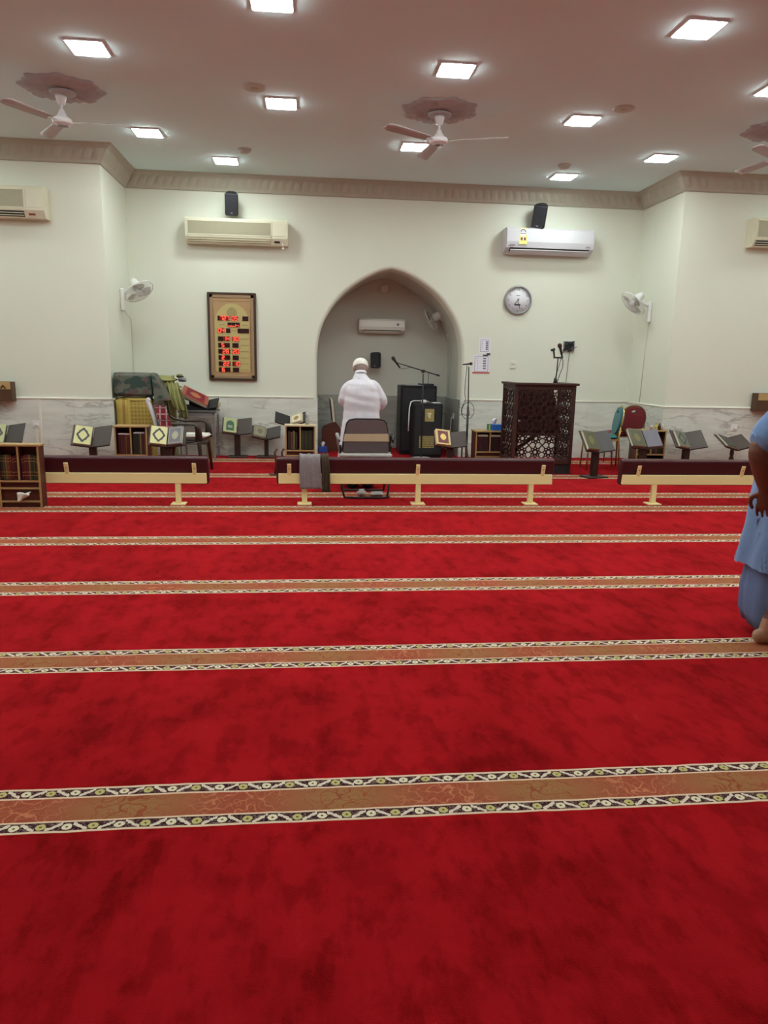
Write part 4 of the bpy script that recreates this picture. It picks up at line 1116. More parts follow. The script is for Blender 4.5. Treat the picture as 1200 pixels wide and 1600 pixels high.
for dx in (-.03, .06):
    bm = new_bm(); add_tube(bm, [(dx, 0, .012), (dx + .012, .01, .15), (dx - .004, .0, .28), (dx + .02, 0, .33), (dx + .036, 0, .315)], [(.014, .02), (.011, .02), (.014, .02), (.012, .02), (.008, .02)], 8); obj('leg', bm, M_shelfwood, t)
bm = new_bm(); box3(bm, (-.10, -.05, 0), (.10, .06, .014), bev=.004); obj('foot', bm, M_darkwood, t)
bm = new_bm(); box3(bm, (-.03, -.006, .16), (.07, .006, .20)); obj('cross_bar', bm, M_darkwood, t)

# ------------------------------------------------------------------ left corner: bundles, chair, table
def camo_material():
    mt = bpy.data.materials.new('camouflage_cloth'); mt.use_nodes = True; nt = mt.node_tree; b = principled(mt)
    tc = nt.nodes.new('ShaderNodeTexCoord')
    n1 = noise_s(nt, tc.outputs['Object'], 5.5, 2, (1, 1, 1.6)); n2 = noise_s(nt, tc.outputs['Object'], 8.0, 2)
    c = mixc(nt, n1.step(.47, .51), (.030, .062, .050, 1), (.12, .13, .10, 1))
    c = mixc(nt, n2.step(.55, .60), c, (.12, .075, .075, 1))
    nt.links.new(c, b.inputs['Base Color']); b.inputs['Roughness'].default_value = .55
    return mt
def woven_material():
    mt = bpy.data.materials.new('yellow_weave'); mt.use_nodes = True; nt = mt.node_tree; b = principled(mt)
    tc = nt.nodes.new('ShaderNodeTexCoord'); sp = nt.nodes.new('ShaderNodeSeparateXYZ'); nt.links.new(tc.outputs['Object'], sp.inputs[0])
    X = S(nt, sp.outputs[0]); Z = S(nt, sp.outputs[2])
    chk = (((X / .045).frac() - .5).abs().lt(.34)) * (((Z / .05).frac() - .5).abs().lt(.34)) * X.gt(.19)
    n = noise_s(nt, tc.outputs['Object'], 7, 3)
    c = mixc(nt, n, (.42, .29, .05, 1), (.54, .40, .10, 1)); c = mixc(nt, chk * .75, c, (.27, .17, .035, 1))
    st = X.gt(.085) * X.lt(.12)
    c = mixc(nt, st * .7, c, (.26, .13, .03, 1))
    nt.links.new(c, b.inputs['Base Color']); b.inputs['Roughness'].default_value = .8
    return mt
M_camo = camo_material(); M_yel = woven_material()
def soft_block(bm, lo, hi, amp, seed, n=10, bev=.04):
    b2 = bmesh.new(); bmesh.ops.create_cube(b2, size=1)
    s = [b - a for a, b in zip(lo, hi)]; c = [(a + b) / 2 for a, b in zip(lo, hi)]
    for v in b2.verts: v.co = Vector((v.co.x * s[0], v.co.y * s[1], v.co.z * s[2]))
    bmesh.ops.bevel(b2, geom=list(b2.edges), offset=bev, segments=3, affect='EDGES', clamp_overlap=True)
    bmesh.ops.subdivide_edges(b2, edges=[e for e in b2.edges if e.calc_length() > .06], cuts=n, use_grid_fill=True)
    for f in b2.faces: f.smooth = True
    for v in b2.verts:
        q = v.co * 6 + Vector((seed, seed * 2, 0)); d = noise.noise_vector(q)
        v.co += d * amp
    merge(bm, b2, Matrix.Translation(c))
t = thing('rug_bundle', 'tall yellow woven rug bundle standing behind the bookcase, under the camouflage quilt', 'rug', (-2.505, 9.86, 0), 0)
bm = new_bm(); soft_block(bm, (0, 0, 0.0), (.445, .34, .905), .010, 3, 7, .03)
for v in bm.verts: v.co.z = max(v.co.z, 0)
obj('woven_rug', bm, M_yel, t)
bm = new_bm(); box3(bm, (.155, -.012, .02), (.185, .01, .90), bev=.004); box3(bm, (.185, -.012, .865), (.435, .01, .895), bev=.004); obj('yellow_edging', bm, mat('plain_yellow', (.56, .42, .10, 1), .75, vary=.1), t)
t = thing('quilt', 'folded dark green camouflage quilt on top of the yellow rug bundle', 'quilt', (-2.515, 9.85, .918), 0)
bm = new_bm()
soft_block(bm, (0, 0, 0), (.475, .345, .305), .005, 9, 7, .014)
for v in bm.verts: v.co.z = max(v.co.z, 0.002)
obj('cover', bm, M_camo, t)
bm = new_bm(); rings = []
for k in range(9):
    q = k / 8; z = .300 - .345 * q; x1 = .487 + .20 * q + .012 * math.sin(q * 5)
    rings.append([Vector((.476 + .03 * q, .004, z)), Vector((x1, .012, z)), Vector((x1 + .01, .29, z)), Vector((.478 + .03 * q, .30, z))])
add_loft(bm, rings, True, False); obj('hanging_flap', bm, M_camo, t)

def cloth_drape(bm, pts, w_, seed, amp=.02, nseg=18, wdir=Vector((0, 1, 0)), thick=.008):
    """cloth hanging along a path; w_ its width along wdir"""
    pts = [Vector(p) for p in pts]
    P = []
    for i in range(len(pts) - 1):
        p0 = pts[max(i - 1, 0)]; p1 = pts[i]; p2 = pts[i + 1]; p3 = pts[min(i + 2, len(pts) - 1)]
        for k in range(5):
            s = k / 5
            P.append(0.5 * ((2 * p1) + (p2 - p0) * s + (2 * p0 - 5 * p1 + 4 * p2 - p3) * s * s + (-p0 + 3 * p1 - 3 * p2 + p3) * s ** 3))
    P.append(pts[-1]); n = len(P)
    fr = frames(P); top = []; bot = []
    for i, p in enumerate(P):
        t_ = (P[min(i + 1, n - 1)] - P[max(i - 1, 0)]).normalized(); nn = t_.cross(wdir).normalized()
        q = i / (n - 1); a = []; b = []
        for k in range(nseg + 1):
            s = k / nseg - .5
            d = amp * math.sin(s * 15 + seed + 1.5 * math.sin(q * 3 + seed)) * (.4 + abs(q - .5) * 1.3) + amp * .5 * math.sin(s * 31 + seed * 2 + q * 4)
            co = p + wdir * (w_ * s * (1 - .1 * math.sin(q * PI))) + nn * d
            a.append(co); b.append(co - nn * thick)
        top.append(a); bot.append(b)
    rings = [x + y[::-1] for x, y in zip(top, bot)]
    add_loft(bm, rings, True, True)

M_char = mat('chartreuse_cloth', (.31, .30, .105, 1), .8, vary=.25, scale=9, bump=.3, bscale=25)
M_olive = mat('olive_cloth', (.16, .15, .055, 1), .8, vary=.3, scale=9, bump=.3, bscale=25)
M_bgrey = mat('blue_grey_cloth', (.22, .24, .25, 1), .8, vary=.15, scale=8)
t = thing('robe_pile', 'pile of folded chartreuse robes behind the brown plastic armchair', 'robes', (-1.90, 10.392, 0), 0)
bm = new_bm(); soft_block(bm, (-.16, -.09, 0), (.06, .12, 1.0), .014, 21, 8, .05)
for v in bm.verts: v.co.z = max(0, v.co.z)
obj('lower_robe', bm, M_olive, t)
bm = new_bm(); soft_block(bm, (-.22, -.14, .985), (.14, .13, 1.085), .016, 24, 6, .04); obj('folded_robe', bm, M_char, t)
bm = new_bm(); soft_block(bm, (-.26, -.13, 1.075), (.09, .12, 1.185), .018, 28, 6, .045); obj('folded_robe', bm, M_char, t)
bm = new_bm(); cloth_drape(bm, [(-.09, -.09, 1.02), (-.09, -.15, .97), (-.07, -.17, .84), (-.05, -.18, .66)], .17, 6, .020, wdir=Vector((1, 0, .1))); obj('hanging_robe', bm, M_olive, t)
bm = new_bm(); cloth_drape(bm, [(.05, -.09, 1.09), (.07, -.16, 1.02), (.11, -.19, .86), (.16, -.195, .73)], .15, 4, .022, wdir=Vector((1, 0, -.15))); obj('hanging_robe', bm, M_char, t)
bm = new_bm(); cloth_drape(bm, [(.10, -.10, 1.02), (.14, -.15, .93), (.18, -.17, .80), (.20, -.175, .62)], .13, 9, .020, wdir=Vector((1, 0, -.2))); obj('hanging_robe', bm, M_olive, t)
t = thing('grey_cloth', 'crumpled blue grey cloth on top of the chartreuse robes', 'cloth', (-1.735, 10.36, 1.10), 0)
bm = new_bm(); soft_block(bm, (-.06, -.10, -.0), (.075, .10, .06), .018, 31, 6, .03); obj('cloth', bm, M_bgrey, t)
bm = new_bm(); soft_block(bm, (-.07, -.09, .055), (.03, .08, .10), .016, 35, 5, .02); obj('folded_cap', bm, M_olive, t)

def armchair(label, loc, yaw, material):
    t = thing('plastic_armchair', label, 'chair', (loc[0], loc[1], 0), R(yaw))
    bm = new_bm(); rings = []
    for k in range(9):                                  # seat, dished
        q = k / 8; x = -.22 + .46 * q; z = .405 + .018 * q - .02 * math.sin(PI * q); hw = .20 + .035 * q
        rings.append([Vector((x, -hw, z + .014)), Vector((x, 0, z)), Vector((x, hw, z + .014)), Vector((x, hw, z - .012)), Vector((x, 0, z - .022)), Vector((x, -hw, z - .012))])
    add_loft(bm, rings); obj('seat', bm, material, t)
    bm = new_bm(); rings = []
    for k in range(11):                                 # backrest, leaning and curved
        q = k / 10; z = .40 + .49 * q; x = -.20 - .11 * q - .02 * q * q; hw = .215 - .02 * q - (.05 if k == 10 else 0)
        rr_ = []
        for s in (-1, -.6, 0, .6, 1): rr_.append(Vector((x - .045 * (1 - s * s) , hw * s, z)))
        for s in (1, .6, 0, -.6, -1): rr_.append(Vector((x - .045 * (1 - s * s) - .018, hw * s, z)))
        rings.append(rr_)
    add_loft(bm, rings); obj('backrest', bm, material, t)
    for sy in (-1, 1):
        bm = new_bm(); add_tube(bm, [(-.28, sy * .21, .70), (-.22, sy * .245, .65), (-.10, sy * .26, .625), (.10, sy * .262, .63), (.18, sy * .26, .625), (.215, sy * .255, .58), (.22, sy * .25, .42)],
                                [(.030, .014), (.036, .015), (.038, .016), (.04, .017), (.042, .018), (.030, .040), (.024, .048)], 10); obj('armrest', bm, material, t)
        for x0, x1 in ((.215, .25), (-.22, -.28)):
            bm = new_bm(); add_tube(bm, [(x0, sy * .225, .43), (x0 * .98 + x1 * .02, sy * .235, .38), (x1, sy * .255, 0)], [(.026, .050), (.024, .046), (.018, .030)], 8); obj('leg', bm, material, t)
    bm = new_bm(); add_tube(bm, [(.225, -.2, .395), (.235, 0, .385), (.225, .2, .395)], [.018, .022, .018], 8); obj('front_rail', bm, material, t)
    return t
armchair('dark brown plastic armchair facing right, white cushion on its seat', (-1.545, 9.44), -6, M_brownplastic)
t = thing('seat_cushion', 'flat white cushion on the brown plastic armchair', 'cushion', (-1.51, 9.435, .438), R(-6))
bm = new_bm(); soft_block(bm, (-.17, -.18, 0.006), (.245, .18, .052), .004, 5, 5, .022); obj('cushion', bm, mat('white_cushion', (.76, .72, .66, 1), .8, vary=.05), t)
bm = new_bm(); cloth_drape(bm, [(-1.885, 9.31, .50), (-1.905, 9.31, .62), (-1.945, 9.31, .76), (-1.985, 9.30, .87), (-1.99, 9.30, .915), (-1.965, 9.30, .935)], .10, 1, .003, wdir=Vector((0, 1, 0)), thick=.035)
o = obj('white_cloth', bm, M_thobe); tag(o, 'white cloth hanging down the rear of the brown plastic armchair', 'cloth')
def plaid_material():
    mt = bpy.data.materials.new('red_plaid'); mt.use_nodes = True; nt = mt.node_tree; b = principled(mt)
    tc = nt.nodes.new('ShaderNodeTexCoord'); sp = nt.nodes.new('ShaderNodeSeparateXYZ'); nt.links.new(tc.outputs['Object'], sp.inputs[0])
    Y = S(nt, sp.outputs[0]); Z = S(nt, sp.outputs[2])
    a = ((Y / .075).frac() - .5).abs().gt(.40); b_ = ((Z / .075).frac() - .5).abs().gt(.42)
    c = mixc(nt, (a + b_).min(1.0) * .8, (.22, .012, .022, 1), (.55, .42, .42, 1))
    d = ((Z / .15).frac() - .5).abs().lt(.12)
    c = mixc(nt, d * .5, c, (.03, .01, .02, 1))
    nt.links.new(c, b.inputs['Base Color']); b.inputs['Roughness'].default_value = .85
    return mt
bm = new_bm(); cloth_drape(bm, [(-1.80, 9.145, .85), (-1.785, 9.125, .79), (-1.745, 9.115, .66), (-1.700, 9.105, .48)], .15, 2, .004, wdir=Vector((1, 0, 0)), thick=.008)
tag(obj('plaid_cloth', bm, plaid_material()), 'red plaid cloth hanging over the near arm of the brown plastic armchair', 'cloth')

t = thing('side_table', 'grey metal legged table against the wall, red book on top', 'table', (-1.575, 10.78, 0), 0)
bm = new_bm(); box3(bm, (-.26, -.25, .675), (.262, .25, .700), bev=.004); obj('tabletop', bm, mat('dark_grey_top', (.085, .083, .08, 1), .4, vary=.1), t)
bm = new_bm()
for lo, hi in (((-.24, -.235, .625), (.24, -.215, .675)), ((-.24, .215, .625), (.24, .235, .675)), ((-.24, -.235, .625), (-.22, .235, .675)), ((.22, -.235, .625), (.24, .235, .675))): box3(bm, lo, hi)
obj('apron', bm, M_steel, t)
for sx in (-1, 1):
    for sy in (-1, 1):
        bm = new_bm(); box3(bm, (sx * .235 - .013, sy * .23 - .013, 0), (sx * .235 + .013, sy * .23 + .013, .64), bev=.003); obj('leg', bm, M_steel, t)
bm = new_bm(); box3(bm, (-.235, .222, .17), (.235, .238, .19)); box3(bm, (.227, -.22, .17), (.243, .22, .19)); obj('stretcher', bm, M_steel, t)
t = thing('wooden_board', 'tan board leaning under the grey table', 'board', (-1.45, 10.86, 0), 0)
bm = new_bm(); M = Matrix.Rotation(R(-8), 4, 'X'); box3(bm, (-.05, -.01, .0), (.06, .01, .30), bev=.003, M=M); obj('board', bm, mat('tan_board_wood', (.27, .19, .09, 1), .6, vary=.2), t)
t = thing('table_book_rest', 'black V shaped book rest on the grey table', 'book rest', (-1.455, 10.68, .70), 0)
TZ = .026
for sd, lw_, v_ in ((-1, .40, 30), (1, .155, 14)):
    M = leaf_matrix(TZ, 28, v_, sd) @ Matrix.Translation((0, 0, -.012))
    bm = new_bm(); box3(bm, (.002, 0, -.006), (lw_, .25, .006), bev=.002, M=M); obj('leaf', bm, M_black, t)
bm = new_bm(); add_prism(bm, [(-.26, 0), (.12, 0), (.12, .045), (0, .022), (-.26, .12)], .10, .12); obj('side_frame', bm, M_black, t)
bm = new_bm(); add_prism(bm, [(-.30, 0), (-.03, 0), (-.03, .01), (-.30, .085)], .03, .05); obj('side_frame', bm, M_black, t)
holy_book('large red holy book with a tan oval, leaning on the grey table', (-1.455, 10.68), .70 + TZ, 0, 28, 30, -1, mat('tan_red_cover', (.36, .10, .06, 1), .4, vary=.1), mat('crimson_panel', (.20, .015, .03, 1), .4, vary=.1), .385, .245, .045, 'panel')
t = thing('plastic_bag', 'crumpled pale yellow bag behind the red book on the grey table', 'bag', (-1.40, 10.96, .70), 0)
bm = new_bm(); soft_block(bm, (-.11, -.05, .003), (.10, .05, .13), .03, 44, 5, .03)
for v in bm.verts: v.co.z = max(.002, v.co.z)
obj('bag', bm, mat('pale_bag', (.72, .70, .48, 1), .4, vary=.1), t)

# ------------------------------------------------------------------ niche: loudspeaker boxes, microphones
t = thing('loudspeaker_cabinet', 'tall black loudspeaker cabinet, the rear one in the niche', 'loudspeaker', (1.70, 11.40, 0), R(0))
bm = new_bm(); box3(bm, (-.285, 0, 0), (.285, .48, 1.075), bev=.012); obj('cabinet', bm, M_blackwood, t)
bm = new_bm(); box3(bm, (-.255, -.014, .06), (.255, 0, 1.03), bev=.005); obj('grille', bm, M_blackgrille, t)
t = thing('paper_stack', 'grey papers lying on top of the rear loudspeaker cabinet', 'paper', (1.63, 11.55, 1.075), 0)
bm = new_bm(); box3(bm, (-.16, -.12, 0), (.10, .12, .012), rot=(0, 0, .2)); obj('sheets', bm, M_grey, t)
t = thing('amplifier_case', 'dark low amplifier with vents on top of the rear loudspeaker cabinet', 'amplifier', (1.83, 11.62, 1.075), 0)
bm = new_bm(); box3(bm, (-.10, -.13, 0), (.12, .13, .028), bev=.004); cs = obj('case', bm, M_black, t)
bm = new_bm()
for k in range(7): box3(bm, (-.08 + k * .026, -.11, .028), (-.066 + k * .026, .11, .033))
obj('vent_rib', bm, M_grey, cs)
t = thing('loudspeaker_cabinet', 'black loudspeaker cabinet in front with gold posters stuck on it', 'loudspeaker', (1.785, 10.98, 0), R(0))
bm = new_bm(); box3(bm, (-.225, 0, 0), (.225, .33, .825), bev=.018, seg=3); obj('cabinet', bm, M_blackwood, t)
bm = new_bm(); box3(bm, (-.20, -.012, .05), (.20, 0, .79), bev=.005); obj('grille', bm, M_blackgrille, t)
bm = new_bm(); box3(bm, (-.048, -.017, .555), (.092, -.012, .745)); p = obj('gold_poster', bm, mat('olive_gold_poster', (.33, .27, .09, 1), .5, vary=.12, scale=30), t)
bm = new_bm(); box3(bm, (-.01, -.0185, .665), (.052, -.017, .685)); box3(bm, (.016, -.0185, .605), (.036, -.017, .67)); box3(bm, (-.004, -.0185, .63), (.012, -.017, .655)); obj('poster_print', bm, M_page, p)
bm = new_bm(); box3(bm, (-.125, -.017, .155), (.10, -.012, .335)); p = obj('gold_poster', bm, mat('olive_gold_poster2', (.36, .29, .11, 1), .5, vary=.25, scale=40), t)
bm = new_bm(); rr = random.Random(5)
for r_ in range(5):
    x = -.115
    while x < .08:
        l = rr.uniform(.015, .05); box3(bm, (x, -.0185, .172 + r_ * .033), (min(x + l, .09), -.017, .184 + r_ * .033)); x += l + .012
obj('poster_print', bm, mat('dark_olive_print', (.09, .07, .03, 1), .6), p)
t = thing('cable_adapter', 'white plug adapter and cable on the front loudspeaker cabinet', 'adapter', (1.745, 11.11, .827), 0)
bm = new_bm(); box3(bm, (-.05, -.04, 0), (.03, .04, .045), bev=.01); obj('plug_block', bm, M_white, t)
bm = new_bm(); add_tube(bm, [(-.05, 0, .03), (-.16, -.02, .03), (-.215, -.08, .018), (-.245, -.13, -.07), (-.252, -.14, -.25), (-.256, -.14, -.42)], .008, 6); obj('cable', bm, M_white, t)
bm = new_bm(); add_tube(bm, [(.03, 0, .03), (.07, -.05, .012), (.08, .03, .012), (.02, .06, .012)], .007, 6); obj('cable', bm, M_white, t)
t = thing('white_paper', 'white folded paper on the front loudspeaker cabinet', 'paper', (1.92, 11.09, .825), .2)
bm = new_bm(); box3(bm, (-.06, -.05, 0), (.06, .05, .012), bev=.003); obj('sheet', bm, M_paper, t)

def microphone(bm_body, bm_head, M):
    add_lathe(bm_body, [(.008, -.15), (.011, -.145), (.017, -.02), (.020, .0)], 14, M=M)
    add_lathe(bm_head, [(.020, 0), (.028, .014), (.028, .030), (.022, .046), (.008, .053)], 16, M=M)
t = thing('microphone_stand', 'black boom microphone stand on a pale round base, before the loudspeaker cabinets', 'microphone stand', (1.672, 10.80, 0), 0)
bm = new_bm(); add_lathe(bm, [(.01, 0), (.155, 0), (.158, .012), (.14, .028), (.04, .036), (.01, .036)], 32); obj('base', bm, mat('pale_grey_base', (.42, .42, .42, 1), .4, vary=.05), t)
bm = new_bm(); add_tube(bm, [(0, 0, .03), (-.004, 0, .75), (-.006, 0, 1.27)], [.013, .012, .009], 10); obj('pole', bm, M_black, t)
bm = new_bm(); add_lathe(bm, [(.012, .70), (.018, .71), (.018, .78), (.012, .79)], 12); obj('clutch', bm, M_black, t)
b0, b1 = Vector((-.395, 0, 1.415)), Vector((.225, 0, 1.245))
bm = new_bm(); add_tube(bm, [b0, b0.lerp(b1, .5), b1], [.006, .009, .009], 8); obj('boom', bm, M_black, t)
bm = new_bm(); box3(bm, (-.035, -.02, 1.28), (.015, .02, 1.325), bev=.008); add_tube(bm, [b1 + Vector((-.03, 0, .008)), b1 + Vector((.012, 0, -.003))], .014, 10); obj('boom_clamp', bm, M_black, t)
md = Vector((-.62, -.1, .80)).normalized()
Mm = Matrix.Translation(b0 + Vector((-.045, 0, .045))) @ md.to_track_quat('Z', 'Y').to_matrix().to_4x4()
bmB, bmH = new_bm(), new_bm(); microphone(bmB, bmH, Mm)
mc = obj('microphone', bmB, M_black, t); obj('mic_head', bmH, M_dark, mc)
bm = new_bm(); add_tube(bm, [b0 + Vector((.04, 0, -.07)), b0 + Vector((.10, 0, -.085)), b0 + Vector((.19, 0, -.06)), b0.lerp(b1, .5), (.02, .0, 1.31), (.075, 0, 1.28), (.07, .01, 1.10), (.05, .02, .9)], .004, 6); obj('cable', bm, M_black, t)
t = thing('microphone_stand', 'slim straight microphone stand with looped cable, right of the niche', 'microphone stand', (2.350, 10.72, 0), 0)
bm = new_bm(); add_lathe(bm, [(.01, 0), (.13, 0), (.132, .012), (.03, .03), (.01, .03)], 28); obj('base', bm, M_black, t)
bm = new_bm(); add_tube(bm, [(-.01, 0, .02), (-.01, 0, .80)], [.017, .016], 10); add_tube(bm, [(-.01, 0, .80), (-.024, 0, 1.38)], [.009, .008], 8); obj('pole', bm, M_black, t)
Mm = Matrix.Translation((-.01, 0, 1.422)) @ Vector((.8, -.5, .1)).normalized().to_track_quat('Z', 'Y').to_matrix().to_4x4()
bmB, bmH = new_bm(), new_bm(); microphone(bmB, bmH, Mm @ Matrix.Scale(.75, 4)); mc = obj('microphone', bmB, M_black, t); obj('mic_head', bmH, mat('dark_red_foam', (.05, .012, .014, 1), .8), mc)
bm = new_bm(); pts = [(-.05, .0, 1.40), (-.065, 0, 1.2), (-.07, 0, 1.0), (-.05, 0, .9)]
pts += [(-.012 + .095 * math.cos(a), .02 * math.sin(a * .5), .74 + .125 * math.sin(a)) for a in [PI * .75 + 2 * PI * k / 16 * 1.0 for k in range(20)]]
pts += [(.01, .02, .66), (.02, .02, .72), (.0, .02, .75)]
add_tube(bm, pts, .0045, 6); obj('cable', bm, M_black, t)
t = thing('low_wooden_stand', 'dark wooden box stand in the niche left of the man in white', 'stand', (.36, 11.75, 0), 0)
bm = new_bm(); box3(bm, (-.16, 0, 0), (.14, .24, .36), bev=.006); obj('body', bm, M_shelfwood, t)
bm = new_bm(); add_prism(bm, [(-.16, .36), (.14, .36), (.10, .42), (.06, .462), (.02, .462), (-.13, .40)], .03, .16); obj('crest', bm, M_shelfwood, t)
t = thing('holy_book', 'cream edged holy book propped upright on the low wooden stand in the niche', 'book', (.40, 11.80, .462), 0, None, (R(8), R(-7), R(4)))
bm = new_bm(); box3(bm, (-.028, 0, .0), (-.022, .20, .37), bev=.001); box3(bm, (.016, 0, .0), (.022, .20, .37), bev=.001); obj('cover', bm, M_black, t)
bm = new_bm(); box3(bm, (-.022, .004, .005), (.016, .195, .365)); obj('pages', bm, M_page, t)
t = thing('tissue_box', 'blue tissue box on the niche floor, beside the bookcase', 'tissue box', (.205, 11.62, 0), R(10))
bm = new_bm(); box3(bm, (-.07, -.06, 0), (.07, .06, .09), bev=.004); obj('carton', bm, mat('blue_carton', (.03, .09, .40, 1), .4, vary=.1), t)
def tissue_puff(name, parent, c, s):
    bm = new_bm(); rings = []
    for j in range(6):
        q = j / 5; r = s * (.30 + .5 * q) * (1 if j < 5 else .25)
        rings.append([Vector((c[0] + r * (1 + .4 * math.sin(3 * a + j)) * math.cos(a) + .2 * s * q, c[1] + .5 * r * math.sin(a), c[2] + s * 1.5 * q + .25 * s * math.sin(2 * a + j) * (q > .5))) for a in [2 * PI * k / 12 for k in range(12)]])
    add_loft(bm, rings); obj(name, bm, M_paper, parent)
tissue_puff('tissue', t, (0, 0, .088), .05)
t = thing('tissue_box', 'blue tissue box on the bookcase beside the lectern', 'tissue box', (2.638, 10.12, .508), R(-4))
bm = new_bm(); box3(bm, (-.085, -.06, 0), (.085, .06, .085), bev=.004); p = obj('carton', bm, mat('bright_blue_carton', (.02, .12, .50, 1), .35, vary=.15, scale=20), t)
tissue_puff('tissue', t, (-.055, 0, .083), .055)
t = thing('green_box', 'small green box beside the blue tissue box on the bookcase', 'box', (2.525, 10.14, .508), 0)
bm = new_bm(); box3(bm, (-.022, -.03, 0), (.022, .03, .088), bev=.003); p = obj('carton', bm, mat('green_carton', (.05, .20, .08, 1), .4, vary=.1), t)
bm = new_bm(); box3(bm, (-.008, -.0315, .004), (.012, -.03, .08)); obj('label_panel', bm, mat('yellow_label', (.55, .52, .22, 1), .5), p)
t = thing('spray_bottle', 'small clear spray bottle on the bookcase at the niche edge', 'bottle', (-.03, 9.84, .585), 0)
bm = new_bm(); add_lathe(bm, [(.01, 0), (.026, 0), (.026, .07), (.012, .09), (.012, .1)], 16); obj('bottle', bm, mat('clear_plastic', (.75, .76, .74, 1), .1, trans=.7), t)
bm = new_bm(); add_lathe(bm, [(.013, .1), (.013, .125), (.005, .13)], 12); add_tube(bm, [(0, 0, .128), (-.03, 0, .135)], .008, 6); obj('spray_head', bm, M_grey, t)
# ------------------------------------------------------------------ lectern
t = thing('lectern', 'dark carved wooden lectern with pierced lattice panels, right of the niche', 'lectern', (2.655, 9.35, 0), 0)
LW, LD, LH = .815, .62, 1.165
def strip(bm, p, q, w_, d, M):
    p, q = Vector((p[0], 0, p[1])), Vector((q[0], 0, q[1])); v = q - p
    if v.length < 1e-4: return
    a = math.atan2(v.z, v.x)
    add_box(bm, (0, 0, 0), (v.length + w_ * .6, d, w_), M=M @ Matrix.Translation((p + q) / 2) @ Matrix.Rotation(-a, 4, 'Y'))
def lattice(bm, W_, H_, M, cell, w_=.014, d=.014):
    nx = max(1, round(W_ / cell)); nz = max(1, round(H_ / cell)); sx = W_ / nx; sz = H_ / nz
    for i in range(nx):
        for j in range(nz):
            cx, cz = (i + .5) * sx, (j + .5) * sz
            P = lambda r, k, ph=0: (cx + sx * r * math.cos(2 * PI * (k + ph) / 8), cz + sz * r * math.sin(2 * PI * (k + ph) / 8))
            for k in range(8):
                strip(bm, P(.16, k), P(.16, k + 1), w_, d, M)
                strip(bm, P(.16, k), P(.30, k, .5), w_, d, M); strip(bm, P(.16, k + 1), P(.30, k, .5), w_, d, M)
                strip(bm, P(.30, k, .5), P(.43, k), w_, d, M); strip(bm, P(.30, k, .5), P(.43, k + 1), w_, d, M)
                if k % 2 == 0:
                    a = 2 * PI * k / 8
                    strip(bm, P(.43, k), (cx + sx * .5 * math.cos(a), cz + sz * .5 * math.sin(a)), w_, d, M)
                else:
                    a = 2 * PI * k / 8
                    strip(bm, P(.43, k), (cx + sx * .5 * (1 if math.cos(a) > 0 else -1), cz + sz * .5 * (1 if math.sin(a) > 0 else -1)), w_, d, M)
bm = new_bm(); box3(bm, (.03, .03, 0), (LW - .0, LD - .03, .135)); obj('plinth', bm, M_black, t)
for x0, y0 in ((0, 0), (LW - .045, 0), (0, LD - .045), (LW - .045, LD - .045)):
    bm = new_bm(); box3(bm, (x0, y0, .135), (x0 + .045, y0 + .045, LH), bev=.003); obj('corner_post', bm, M_lectern, t)
for nm, lo, hi in (('rail', (.045, .005, .135), (LW - .045, .04, .20)), ('rail', (.045, .005, LH - .06), (LW - .045, .04, LH)), ('rail', (.005, .045, .135), (.04, LD - .045, .20)),
               ('rail', (.005, .045, LH - .06), (.04, LD - .045, LH)), ('rail', (LW - .04, .045, .135), (LW - .005, LD - .045, .20)), ('rail', (LW - .04, .045, LH - .06), (LW - .005, LD - .045, LH))):
    bm = new_bm(); box3(bm, lo, hi, bev=.002); obj(nm, bm, M_lectern, t)
bm = new_bm(); lattice(bm, LW - .09, LH - .26, Matrix.Translation((.045, .022, .20)), .20); obj('front_lattice', bm, M_lectern, t)
MS = Matrix.Translation((.022, LD - .045, .20)) @ Matrix.Rotation(-PI / 2, 4, 'Z')
bm = new_bm(); lattice(bm, LD - .09, LH - .26, MS, .185); obj('side_lattice', bm, M_lectern, t)
bm = new_bm(); lattice(bm, LD - .09, LH - .26, Matrix.Translation((LW - .044, 0, 0)) @ MS, .185); obj('side_lattice', bm, M_lectern, t)
bm = new_bm()
box3(bm, (-.025, -.03, LH), (LW + .03, .10, LH + .03), bev=.004); box3(bm, (-.025, .10, LH), (.06, LD + .01, LH + .03), bev=.004); box3(bm, (LW - .06, .10, LH), (LW + .03, LD + .01, LH + .03), bev=.004)
obj('top_frame', bm, M_lectern, t)
bm = new_bm(); box3(bm, (.05, .24, .50), (LW - .24, .265, LH - .02)); add_prism(bm, [(LW - .24, .50), (LW - .08, .50), (LW - .235, LH - .02), (LW - .24, LH - .02)], .24, .265); obj('reading_board', bm, M_lectern, t)
bm = new_bm(); add_box(bm, (.30, .30, .42), (.60, .02, .055), rot=(0, R(-38), 0)); add_box(bm, (.13, .30, .40), (.05, .02, .40)); obj('brace', bm, M_lectern, t)
bm = new_bm(); box3(bm, (.045, .10, .50), (LW - .045, LD - .10, .525)); obj('inner_shelf', bm, M_lectern, t)
bm = new_bm(); add_lathe(bm, [(.001, 0), (.014, 0), (.014, .012), (.001, .014)], 12, M=Matrix.Translation((.075, .012, .70)) @ Matrix.Rotation(PI / 2, 4, 'X')); obj('small_plate', bm, M_steel, t)
